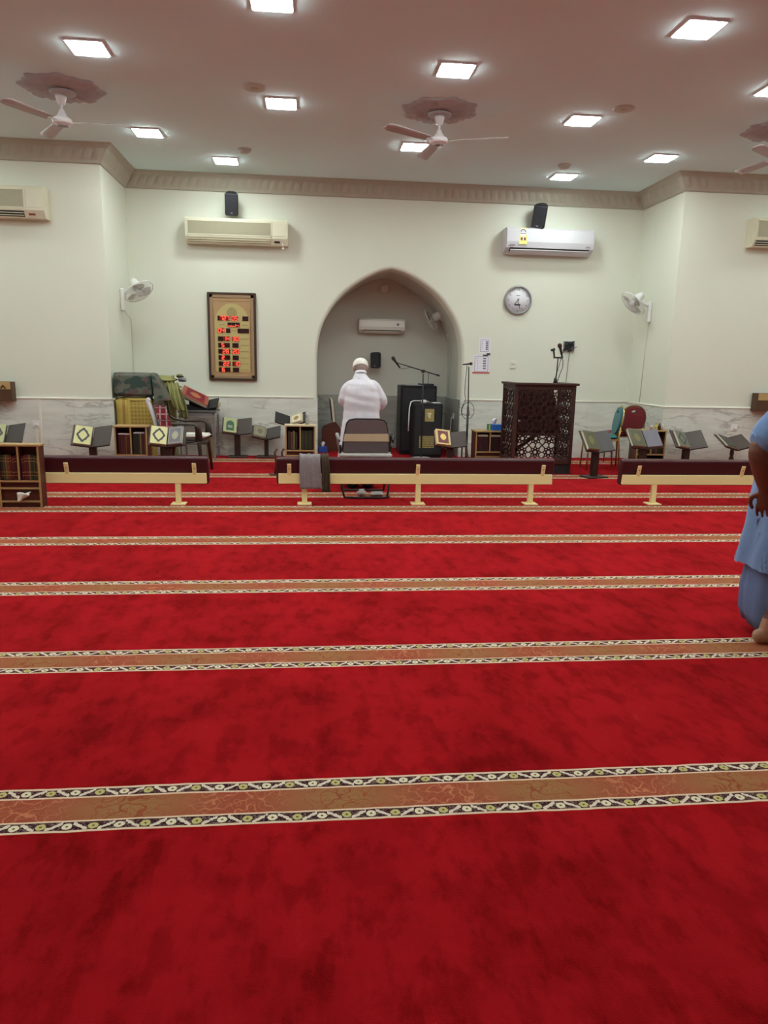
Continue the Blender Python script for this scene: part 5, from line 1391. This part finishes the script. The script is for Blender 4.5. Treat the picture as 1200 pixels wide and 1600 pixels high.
# microphones on the lectern
t = thing('lectern_microphone', 'short microphone stand with two microphones on top of the lectern', 'microphone', (3.185, 9.37, LH + .03), 0)
bm = new_bm(); add_lathe(bm, [(.01, 0), (.022, 0), (.022, .05), (.012, .07)], 14); obj('base', bm, M_black, t)
bm = new_bm(); add_tube(bm, [(0, 0, .02), (.012, 0, .15), (.016, 0, .32)], [.010, .008, .008], 8); obj('pole', bm, M_black, t)
bm = new_bm(); box3(bm, (-.045, -.012, .315), (.065, .012, .335), bev=.004); obj('cross_bar', bm, M_black, t)
Mm = Matrix.Translation((.000, 0, .455)) @ Vector((-.32, -.2, .85)).normalized().to_track_quat('Z', 'Y').to_matrix().to_4x4()
bmB, bmH = new_bm(), new_bm(); microphone(bmB, bmH, Matrix.Translation((.035, 0, .0)) @ Mm); mc = obj('microphone', bmB, M_black, t); obj('mic_head', bmH, mat('dark_red_foam', (.05, .012, .014, 1), .8), mc)
bm = new_bm(); add_tube(bm, [(-.035, 0, .33), (-.04, 0, .38), (-.052, 0, .42)], [.010, .012, .014], 8); add_tube(bm, [(-.085, 0, .415), (-.035, 0, .43)], [.014, .018], 8); obj('mic_clip', bm, M_black, t)
bm = new_bm(); add_tube(bm, [(.065, 0, .33), (.088, 0, .28), (.085, 0, .2), (.05, 0, .10), (.03, .02, .0)], .0045, 6); obj('cable', bm, M_black, t)

# ------------------------------------------------------------------ chairs at the right
def banquet_chair(label, loc, yaw, fabric, gold):
    """faces local -y; the back is at +y"""
    t = thing('banquet_chair', label, 'chair', (loc[0], loc[1], 0), R(yaw), 'stacking banquet chairs')
    bm = new_bm(); soft_block(bm, (-.205, -.22, .43), (.205, .20, .49), .0, 1, 3, .028); obj('seat', bm, fabric, t)
    hc = (0, .80); n = 36
    def outl(f):
        o_ = []
        for k in range(n):
            a = 2 * PI * k / n; c, s = math.cos(a), math.sin(a)
            o_.append((.190 * f * (abs(c) ** .92) * (1 if c > 0 else -1), .68 + .205 * f * (abs(s) ** .92) * (1 if s > 0 else -1)))
        return o_
    out = outl(.93); hole = [(.042 * math.cos(2 * PI * k / n), hc[1] + .020 * math.sin(2 * PI * k / n)) for k in range(n)]
    MB = Matrix.Translation((0, .20, 0)) @ Matrix.Translation((0, 0, .47)) @ Matrix.Rotation(R(-9), 4, 'X') @ Matrix.Translation((0, 0, -.47))
    bm = new_bm()
    loops = [[bm.verts.new(MB @ Vector((x, y, z))) for x, z in pl] for pl, y in ((out, -.035), (hole, -.040), (hole, .024), (out, .022))]
    for A, B in zip(loops, loops[1:] + loops[:1]):
        for k in range(n): bm.faces.new((A[k], A[(k + 1) % n], B[(k + 1) % n], B[k]))
    obj('backrest', bm, fabric, t)
    bm = new_bm(); add_tube(bm, [MB @ Vector((x, 0, z)) for x, z in outl(1.0)], .012, 8, closed=True); obj('back_frame', bm, gold, t)
    for sx in (-1, 1):
        bm = new_bm(); add_tube(bm, [MB @ Vector((sx * .19, 0, .60)), (sx * .195, .20, .45), (sx * .20, .235, .0)], [.012, .013, .011], 8); obj('leg', bm, gold, t)
        bm = new_bm(); add_tube(bm, [(sx * .195, -.19, .44), (sx * .20, -.215, .0)], [.013, .011], 8); obj('leg', bm, gold, t)
    bm = new_bm(); add_tube(bm, [(-.195, .20, .425), (-.195, -.19, .425), (.195, -.19, .425), (.195, .20, .425)], .011, 8, closed=True); obj('seat_frame', bm, gold, t)
    return t
M_teal = mat('teal_fabric', (.010, .16, .17, 1), .7, vary=.15, scale=30, sheen=.2)
M_redfab = mat('red_fabric', (.20, .012, .018, 1), .75, vary=.15, scale=40, sheen=.2)
banquet_chair('teal cushioned chair seen from the side, between the lectern and the red chair', (4.085, 9.93), -99, M_teal, M_gold)
banquet_chair('red chair with a rounded back and hand slot, behind the bookcase with perfume bottles', (4.65, 10.42), 180, M_redfab, mat('brass_frame', (.24, .15, .07, 1), .4, metal=.6))
for x, h, r, c, lb, cap_c in ((4.700, .055, .020, (.45, .22, .20), 'small pink perfume bottle, leftmost on the bookcase by the red chair', M_white),
                              (4.765, .085, .023, (.55, .50, .10), 'yellow perfume bottle on the bookcase by the red chair', M_gold),
                              (4.812, .080, .021, (.06, .02, .015), 'dark brown bottle on the bookcase by the red chair', M_black),
                              (4.857, .070, .020, (.60, .50, .30), 'cream bottle, rightmost on the bookcase by the red chair', M_white)):
    t = thing('perfume_bottle', lb, 'bottle', (x, 9.68, .575), 0, 'perfume bottles on a bookcase')
    bm = new_bm(); add_lathe(bm, [(.005, 0), (r, 0), (r, h * .75), (r * .4, h * .85), (r * .4, h * .9)], 16); obj('bottle', bm, mat('bottle_%d' % int(x * 1000), c + (1,), .25, vary=.1), t)
    bm = new_bm(); add_lathe(bm, [(r * .5, h * .88), (r * .55, h * .9), (r * .5, h * 1.15), (.002, h * 1.16)], 12); obj('cap', bm, cap_c, t)

# ------------------------------------------------------------------ shawl on the middle backrest
bm = new_bm(); cloth_drape(bm, [(.005, 7.375, .34), (.005, 7.355, .44), (.005, 7.325, .496), (.005, 7.235, .500), (.005, 7.198, .44), (.008, 7.188, .33), (.018, 7.186, .165)], .225, 1, .006, 20, Vector((1, 0, 0)))
t = thing('shawl', 'grey lilac shawl with a brown border, hung over the middle backrest', 'shawl', (0, 0, 0))
obj('grey_cloth', bm, mat('lilac_grey_cloth', (.235, .205, .215, 1), .7, vary=.22, scale=14, bump=.3, bscale=22), t)
bm = new_bm(); cloth_drape(bm, [(.150, 7.378, .36), (.150, 7.358, .45), (.150, 7.328, .498), (.150, 7.235, .502), (.157, 7.195, .44), (.163, 7.184, .32), (.167, 7.182, .135)], .085, 2.2, .012, 12, Vector((1, 0, 0)))
obj('brown_border', bm, mat('dark_brown_cloth', (.060, .040, .022, 1), .85, vary=.3, scale=30), t)

# ------------------------------------------------------------------ folding chair behind the man in white
t = thing('folding_chair', 'grey padded folding chair with black tube frame, beige band round its back', 'chair', (.592, 7.62, 0), 0)
def backpoly(f=1.0, grow=0.0):
    P = [(-.245, .475), (.245, .475), (.232, .60), (.212, .74), (.200, .79), (.175, .818), (.12, .828), (-.12, .828), (-.175, .818), (-.200, .79), (-.212, .74), (-.232, .60)]
    return [(x * (1 + grow), z) for x, z in P]
MB = Matrix.Translation((0, 0, .45)) @ Matrix.Rotation(R(6), 4, 'X') @ Matrix.Translation((0, 0, -.45))
bm = new_bm(); add_prism(bm, backpoly(), -.014, .022, MB); bmesh.ops.bevel(bm, geom=list(bm.edges), offset=.008, segments=2, affect='EDGES', clamp_overlap=True)
obj('backrest', bm, mat('grey_brown_vinyl', (.155, .125, .125, 1), .5, vary=.06), t)
bm = new_bm(); add_prism(bm, [(-.240, .604), (.240, .604), (.226, .686), (-.226, .680)], -.019, .026, MB); obj('beige_band', bm, mat('beige_plastic_band', (.66, .54, .34, 1), .45, vary=.15, scale=8), t)
bm = new_bm(); soft_block(bm, (-.275, -.030, .408), (.275, .02, .490), .006, 3, 8, .02); obj('plastic_wrap', bm, mat('clear_wrap', (.46, .43, .39, 1), .22, vary=.35, scale=14, bump=.5, bscale=20), t)
bm = new_bm(); side = [(-.275, .41), (-.252, .50), (-.238, .60), (-.218, .72), (-.206, .79), (-.180, .822), (-.12, .835), (.12, .835), (.180, .822), (.206, .79), (.218, .72), (.238, .60), (.252, .50), (.275, .41)]
add_tube(bm, [MB @ Vector((x, .005, z)) for x, z in side], .0095, 8); obj('back_tube', bm, M_black, t)
for sx in (-1, 1):
    bm = new_bm(); add_tube(bm, [MB @ Vector((sx * .275, .005, .41)), (sx * .262, -.01, .25), (sx * .235, -.03, .04), (sx * .225, -.045, .014)], .011, 8); obj('leg', bm, M_black, t)
    bm = new_bm(); add_tube(bm, [(sx * .27, .02, .55), (sx * .25, .20, .36), (sx * .24, .36, .10), (sx * .235, .40, .014)], .011, 8); obj('leg', bm, M_black, t)
    bm = new_bm(); add_tube(bm, [(sx * .280, .0, .60), (sx * .295, .06, .645), (sx * .295, .26, .65), (sx * .29, .30, .60), (sx * .265, .24, .43)], [(.012, .02), (.018, .014), (.020, .014), (.014, .014), (.010, .010)], 8); obj('armrest', bm, M_grey if sx < 0 else M_black, t)
bm = new_bm(); add_tube(bm, [(-.225, -.04, .011), (-.15, -.075, .011), (.0, -.085, .011), (.15, -.075, .011), (.235, -.04, .011), (.255, .02, .011)], .011, 8); obj('floor_tube', bm, M_black, t)
bm = new_bm(); add_tube(bm, [(-.235, .40, .011), (.235, .40, .011)], .011, 8); obj('floor_tube', bm, M_black, t)
bm = new_bm(); soft_block(bm, (-.235, .02, .425), (.235, .40, .470), .003, 8, 3, .02); obj('seat', bm, MATS['grey_brown_vinyl'], t)
M_wrap = mat('clear_bag', (.42, .38, .36, 1), .2, vary=.3, scale=18, bump=.5, bscale=25)
for loc, s, lb in (((.555, 7.66, .0), (.045, .05, .085), 'small crumpled clear plastic bag under the middle of the folding chair'), ((.72, 7.68, .0), (.085, .05, .055), 'flat crumpled clear plastic bag under the folding chair, at its right leg')):
    t = thing('plastic_bag', lb, 'plastic bag', loc, 0, 'plastic bags under the folding chair')
    bm = new_bm(); soft_block(bm, (-s[0], -s[1], .0), (s[0], s[1], s[2]), .018, 50 + s[0] * 100, 4, .02)
    for v in bm.verts: v.co.z = max(.002, v.co.z)
    obj('bag', bm, M_wrap, t)

# ------------------------------------------------------------------ people
def chain(bm, pts, rad, seg=12, n=5, side=None):
    """closed limb along points with rounded ends"""
    pts = [Vector(p) for p in pts]; rs = [r if isinstance(r, tuple) else (r, r) for r in rad]
    P = []; Q = []
    for i in range(len(pts) - 1):
        p0 = pts[max(i - 1, 0)]; p1 = pts[i]; p2 = pts[i + 1]; p3 = pts[min(i + 2, len(pts) - 1)]
        for k in range(n):
            s = k / n
            P.append(0.5 * ((2 * p1) + (p2 - p0) * s + (2 * p0 - 5 * p1 + 4 * p2 - p3) * s * s + (-p0 + 3 * p1 - 3 * p2 + p3) * s ** 3))
            Q.append(tuple(a + (b - a) * s for a, b in zip(rs[i], rs[i + 1])))
    P.append(pts[-1]); Q.append(rs[-1])
    t0 = (P[0] - P[1]).normalized(); t1 = (P[-1] - P[-2]).normalized()
    a, b = min(Q[0]), min(Q[-1])
    P = [P[0] + t0 * a * .85, P[0] + t0 * a * .5] + P + [P[-1] + t1 * b * .5, P[-1] + t1 * b * .85]
    Q = [tuple(x * .4 for x in Q[0]), tuple(x * .85 for x in Q[0])] + Q + [tuple(x * .85 for x in Q[-1]), tuple(x * .4 for x in Q[-1])]
    add_tube(bm, P, Q, seg, side=side)
def add_hand(bm, wrist, fdir, pn, side, curl=.5, s=1.0):
    """fdir: towards the fingers, pn: palm normal, side: +1/-1 thumb direction along fdir x pn"""
    wrist = Vector(wrist); f = Vector(fdir).normalized(); pn = Vector(pn); pn = (pn - f * pn.dot(f)).normalized(); u = f.cross(pn).normalized() * side
    chain(bm, [wrist - f * .02 * s, wrist + f * .03 * s, wrist + f * .085 * s], [(.026 * s, .020 * s), (.036 * s, .017 * s), (.040 * s, .014 * s)], 12, side=u)
    for k, (off, ln) in enumerate(((.034, .072), (.0115, .080), (-.0115, .074), (-.034, .058))):
        base = wrist + f * .078 * s + u * off * s; pts = [base]; d = f.copy(); p = base.copy()
        for q in (.42, .32, .26):
            a = curl * .75; d = (d * math.cos(a) + pn * math.sin(a)).normalized(); p = p + d * ln * q * s; pts.append(p.copy())
        chain(bm, pts, [.0085 * s, .0082 * s, .0076 * s, .0065 * s], 8, 3)
    b = wrist + f * .022 * s + u * .030 * s
    chain(bm, [b, b + (f * .5 + u * .75 + pn * .25).normalized() * .035 * s, b + (f * .85 + u * .6 + pn * .4).normalized() * .066 * s, b + (f * 1.0 + u * .35 + pn * .45).normalized() * .090 * s], [.015 * s, .012 * s, .0105 * s, .009 * s], 8, 3)
def add_head(bm, c, fwd_, up, s=1.0):
    """skull, jaw, nose, brow, lips and ears as one cluster of shells"""
    c = Vector(c); f = Vector(fwd_).normalized(); up = Vector(up); up = (up - f * up.dot(f)).normalized(); r = f.cross(up).normalized()
    def M(o): 
        m_ = Matrix.Identity(4)
        for i in range(3): m_[i][0] = r[i]; m_[i][1] = f[i]; m_[i][2] = up[i]
        p = c + (r * o[0] + f * o[1] + up * o[2]) * s
        for i in range(3): m_[i][3] = p[i]
        return m_
    def E(o, rr): add_sphere(bm, (0, 0, 0), tuple(x * s for x in rr), 20, M(o))
    E((0, -.008, .030), (.076, .096, .086)); E((0, .028, -.030), (.062, .066, .080)); E((0, .052, -.085), (.036, .036, .030))
    E((0, .098, -.012), (.013, .020, .026)); E((0, .112, -.026), (.017, .014, .012)); E((0, .076, .022), (.056, .016, .014))
    E((0, .082, -.060), (.026, .014, .007)); E((0, .080, -.073), (.022, .013, .007))
    for sx in (-1, 1):
        E((sx * .078, -.006, -.008), (.010, .022, .034)); E((sx * .042, .060, -.028), (.022, .020, .020))
    return M
def eyes(parent, M, s, name='eye'):
    for sx in (-1, 1):
        bm = new_bm(); add_sphere(bm, (0, 0, 0), .0125 * s, 12, M((sx * .030, .080, .002))); obj(name, bm, mat('eye', (.30, .26, .22, 1), .2), parent)
def wrap_rings(cx, cy, prof, n=40, fold=0.0, seed=0, foldz=1.0):
    """rings of an upright garment; prof rows: z, half x, half y, dx, dy"""
    out = []
    for z, hx, hy, dx, dy in prof:
        ring = []
        for k in range(n):
            a = 2 * PI * k / n
            f = 1 + fold * (math.sin(7 * a + seed + 1.2 * z) * .6 + math.sin(13 * a + seed * 2 - 2 * z) * .4) * max(0, min(1, foldz - z))
            e = .86
            c, s = math.cos(a), math.sin(a)
            ring.append(Vector((cx + dx + hx * f * (abs(c) ** e) * (1 if c > 0 else -1), cy + dy + hy * f * (abs(s) ** e) * (1 if s > 0 else -1), z)))
        out.append(ring)
    return out

# --- the man in white, facing the niche wall, head bowed, hands folded in front
px, py = .578, 8.24
t = thing('person', 'person in white robe and cap, back turned, head bowed, before the folding chair', 'person', (0, 0, 0))
bm = new_bm()
chain(bm, [(px, py, .72), (px, py + .0, .85), (px, py - .01, 1.0), (px, py - .01, 1.12), (px, py + .005, 1.19)], [(.15, .11), (.145, .105), (.155, .105), (.165, .10), (.12, .08)], 20)
chain(bm, [(px, py + .01, 1.19), (px - .002, py + .03, 1.26), (px - .004, py + .055, 1.30)], [.048, .045, .050], 14)
for sx in (-1, 1):
    chain(bm, [(px + sx * .085, py, .74), (px + sx * .088, py + .005, .42), (px + sx * .09, py, .09)], [.085, .056, .040], 14)
    chain(bm, [(px + sx * .09, py - .035, .045), (px + sx * .095, py + .05, .040), (px + sx * .10, py + .15, .026)], [(.034, .034), (.038, .030), (.036, .02)], 12)
    ex = px - .195 if sx < 0 else px + .245
    ez = .985 if sx < 0 else .965
    chain(bm, [(px + sx * .135, py, 1.165), (px + (ex - px) * .85, py + .0, 1.08), (ex, py + .015, ez), (px + sx * .16, py + .15, ez + .0), (px + sx * .06, py + .20, ez + .02)], [.040, .034, .032, .030, .025], 12)
    add_hand(bm, (px + sx * .06, py + .20, ez + .02), (-sx * 1, .15, .05 if sx < 0 else .15), (0, -1, 0), 1 if sx < 0 else -1, .35, .9)
hM = add_head(bm, (px - .006, py + .085, 1.335), (0, .86, -.5), (0, .5, .86), .93)
body = obj('body', bm, M_skin, t); fuse(body, .007, 4)
eyes(t, hM, .93)
# hair: grey fringe under the cap
bm = new_bm(); add_sphere(bm, (0, 0, 0), (.0755, .092, .070), 20, hM((0, -.014, .016))); 
for v in list(bm.verts):
    pass
hair = obj('hair', bm, mat('grey_hair', (.40, .34, .30, 1), .8, vary=.2, scale=80, bump=.3, bscale=200), t)
bm = new_bm(); Mh = hM((0, -.010, .036)); prof = [(.0865, -.024), (.0880, -.005), (.087, .022), (.081, .048), (.064, .070), (.036, .082), (.002, .086)]
rings = [[Mh @ Vector((r * math.cos(2 * PI * k / 28), r * 1.16 * math.sin(2 * PI * k / 28), z - .008)) for k in range(28)] for r, z in prof]
add_loft(bm, rings); obj('cap', bm, M_cap, t)
bm = new_bm()
prof = [(.115, .265, .195, 0, 0), (.25, .262, .19, 0, 0), (.42, .250, .180, 0, 0), (.60, .228, .165, 0, 0), (.74, .212, .158, 0, 0), (.88, .203, .150, .006, 0), (.98, .200, .145, .008, -.005),
        (1.06, .196, .138, .006, -.008), (1.13, .180, .125, .002, -.008), (1.175, .158, .108, -.002, -.002), (1.212, .118, .090, -.004, .01), (1.245, .080, .072, -.005, .02), (1.275, .064, .062, -.005, .035), (1.290, .060, .058, -.005, .04)]
add_loft(bm, wrap_rings(px, py, prof, 48, .045, 1.0, 1.25))
for sx in (-1, 1):
    ex = px - .192 if sx < 0 else px + .236
    ez = .985 if sx < 0 else .965
    chain(bm, [(px + sx * .115, py - .005, 1.165), (px + sx * .165, py - .005, 1.115), (ex, py + .01, ez + .015), (px + sx * .165, py + .135, ez - .01), (px + sx * .10, py + .175, ez + .01)], [(.058, .058), (.060, .062), (.054, .060), (.056, .068), (.056, .064)], 16)
    # slack of the sleeve hanging under the elbow
    chain(bm, [(ex + sx * .0, py + .03, ez - .02), (ex - sx * .02, py + .07, ez - .045)], [.040, .036], 12)
th_ = obj('robe', bm, M_thobe, t); fuse(th_, .008, 4)
tx = bpy.data.textures.new('folds', 'CLOUDS'); tx.noise_scale = .11
for v in th_.data.vertices:
    q = v.co; d = noise.noise(Vector((q.x * 9, q.y * 9, q.z * 3.2))) * .012 + noise.noise(Vector((q.x * 4 + q.z * 9, q.y * 5, q.z * 11))) * .010 * (1 if q.z > .6 else .3)
    v.co += v.normal * d
bm = new_bm(); add_lathe(bm, [(.058, -.012), (.064, -.012), (.062, .022), (.056, .022)], 28, M=Matrix.Translation((px - .005, py + .038, 1.285)) @ Matrix.Rotation(R(-22), 4, 'X')); obj('collar', bm, M_thobe, th_)
for sx in (-1, 1):
    bm = new_bm(); chain(bm, [(px + sx * .088, py + .0, .30), (px + sx * .09, py, .06)], [.075, .078], 14); chain(bm, [(px + sx * .09, py - .045, .048), (px + sx * .095, py + .05, .044), (px + sx * .10, py + .165, .032)], [(.044, .044), (.045, .040), (.042, .028)], 12)
    sk = obj('sock', bm, M_navy, t); fuse(sk, .008, 3)
    for v in sk.data.vertices: v.co.z = max(.001, v.co.z)

# --- the man in blue at the right edge, walking to the right
bx, by = 2.535, 3.50
t = thing('person', 'person in a sky blue tunic, barefoot, walking out at the right edge', 'person', (0, 0, 0))
bm = new_bm()
chain(bm, [(bx, by, .86), (bx, by, 1.0), (bx + .0, by, 1.15), (bx + .005, by, 1.27), (bx + .01, by, 1.34)], [(.105, .15), (.105, .145), (.115, .16), (.10, .155), (.06, .09)], 20)
chain(bm, [(bx + .01, by, 1.34), (bx + .03, by, 1.42), (bx + .05, by, 1.48)], [.06, .056, .058], 14)
# right arm (towards the camera), swung back; left arm forward
chain(bm, [(bx - .15, by - .195, 1.305), (bx - .27, by - .217, 1.19), (2.142, by - .23, 1.045), (2.165, by - .225, .945), (2.200, by - .215, .845)], [.045, .047, .050, .050, .033], 14)
add_hand(bm, (2.200, by - .215, .835), (.12, .04, -1), (.6, .8, 0), -1, .42, 1.0)
chain(bm, [(bx + .04, by + .20, 1.28), (bx + .10, by + .23, 1.20), (bx + .17, by + .24, 1.06), (bx + .30, by + .20, .98), (bx + .38, by + .16, .94)], [.058, .050, .044, .040, .030], 14)
add_hand(bm, (bx + .38, by + .16, .94), (.9, -.1, -.3), (0, -.8, -.4), 1, .4, 1.0)
# legs and feet: right foot behind, left foot ahead
chain(bm, [(bx - .02, by - .09, .88), (bx - .05, by - .095, .48), (2.392, by - .105, .10)], [.098, .064, .042], 14)
chain(bm, [(bx + .02, by + .09, .88), (bx + .15, by + .095, .48), (bx + .20, by + .10, .10)], [.098, .064, .042], 14)
for ax, ay in ((2.392, by - .105), (bx + .20, by + .10)):
    chain(bm, [(ax - .055, ay, .042), (ax + .03, ay, .042), (ax + .12, ay, .028), (ax + .165, ay, .018)], [(.034, .038), (.036, .036), (.042, .022), (.038, .014)], 12)
    chain(bm, [(ax, ay, .14), (ax - .02, ay, .06)], [.038, .036], 12)
    for k in range(5): chain(bm, [(ax + .165, ay - .032 + .016 * k, .014), (ax + .195 - .006 * k, ay - .034 + .016 * k, .011)], [.009, .008 + .004 * (k == (4 if ay < by else 0))], 8, 2)
hM2 = add_head(bm, (bx + .065, by, 1.55), (1, 0, -.08), (.08, 0, 1), 1.0)
body = obj('body', bm, M_skindark, t)
fuse(body, .0045, 2)
for v in body.data.vertices: v.co.z = max(.001, v.co.z)
body.data.materials.append(M_sole)
for p in body.data.polygons:
    if p.center.z < .14: p.material_index = 1
eyes(t, hM2, 1.0)
bm = new_bm(); Mh = hM2((0, -.014, .040)); rings = [[Mh @ Vector((r * math.cos(2 * PI * k / 28), r * 1.22 * math.sin(2 * PI * k / 28) - .006, z)) for k in range(28)] for r, z in [(.070, -.045), (.0800, -.02), (.081, .01), (.074, .036), (.054, .054), (.025, .062), (.002, .064)]]
add_loft(bm, rings); obj('hair', bm, mat('black_hair', (.02, .017, .016, 1), .6, vary=.3, scale=120, bump=.4, bscale=250), t)
# tunic with short sleeves
bm = new_bm()
prof = [(.30, .226, .255, -.022, 0), (.42, .217, .25, -.016, 0), (.50, .212, .25, -.012, 0), (.65, .206, .245, -.008, 0), (.80, .195, .235, -.004, 0), (.95, .180, .222, 0, 0), (1.08, .165, .215, 0, 0), (1.20, .150, .212, 0, 0),
        (1.29, .135, .205, .0, 0), (1.345, .112, .165, .005, 0), (1.39, .085, .11, .01, 0), (1.425, .070, .075, .02, 0)]
add_loft(bm, wrap_rings(bx, by, prof, 56, .05, 2.0, 1.35))
chain(bm, [(bx - .06, by - .165, 1.315), (bx - .15, by - .205, 1.28), (bx - .27, by - .222, 1.19), (2.165, by - .235, 1.085)], [(.082, .085), (.090, .090), (.086, .090), (.080, .084)], 16)
chain(bm, [(bx + .00, by + .165, 1.315), (bx + .06, by + .21, 1.26), (bx + .12, by + .235, 1.15), (bx + .165, by + .245, 1.07)], [(.082, .085), (.082, .084), (.078, .080), (.076, .078)], 16)
tu = obj('tunic', bm, M_bluecloth, t); fuse(tu, .009, 3)
for v in tu.data.vertices:
    q = v.co; d = noise.noise(Vector((q.x * 8, q.y * 8, q.z * 3))) * .018 + noise.noise(Vector((q.x * 14, q.y * 14, q.z * 9))) * .010
    v.co += v.normal * d
b2 = bmesh.new(); b2.from_mesh(tu.data); bmesh.ops.delete(b2, geom=[v for v in b2.verts if v.co.z < .385], context='VERTS'); b2.to_mesh(tu.data); b2.free()
bm = new_bm()
prof = [(.055, .168, .20, .0, 0), (.12, .192, .22, .0, 0), (.25, .202, .228, .0, 0), (.38, .184, .212, -.004, 0), (.60, .155, .185, 0, 0), (.80, .135, .165, 0, 0), (.92, .120, .15, 0, 0)]
add_loft(bm, wrap_rings(bx, by, prof, 56, .09, 4.0, 1.0)); wr = obj('wrap_skirt', bm, mat('dusty_blue_cotton', (.15, .22, .40, 1), .85, vary=.2, scale=6, bump=.25, bscale=14, spec=.1), t)
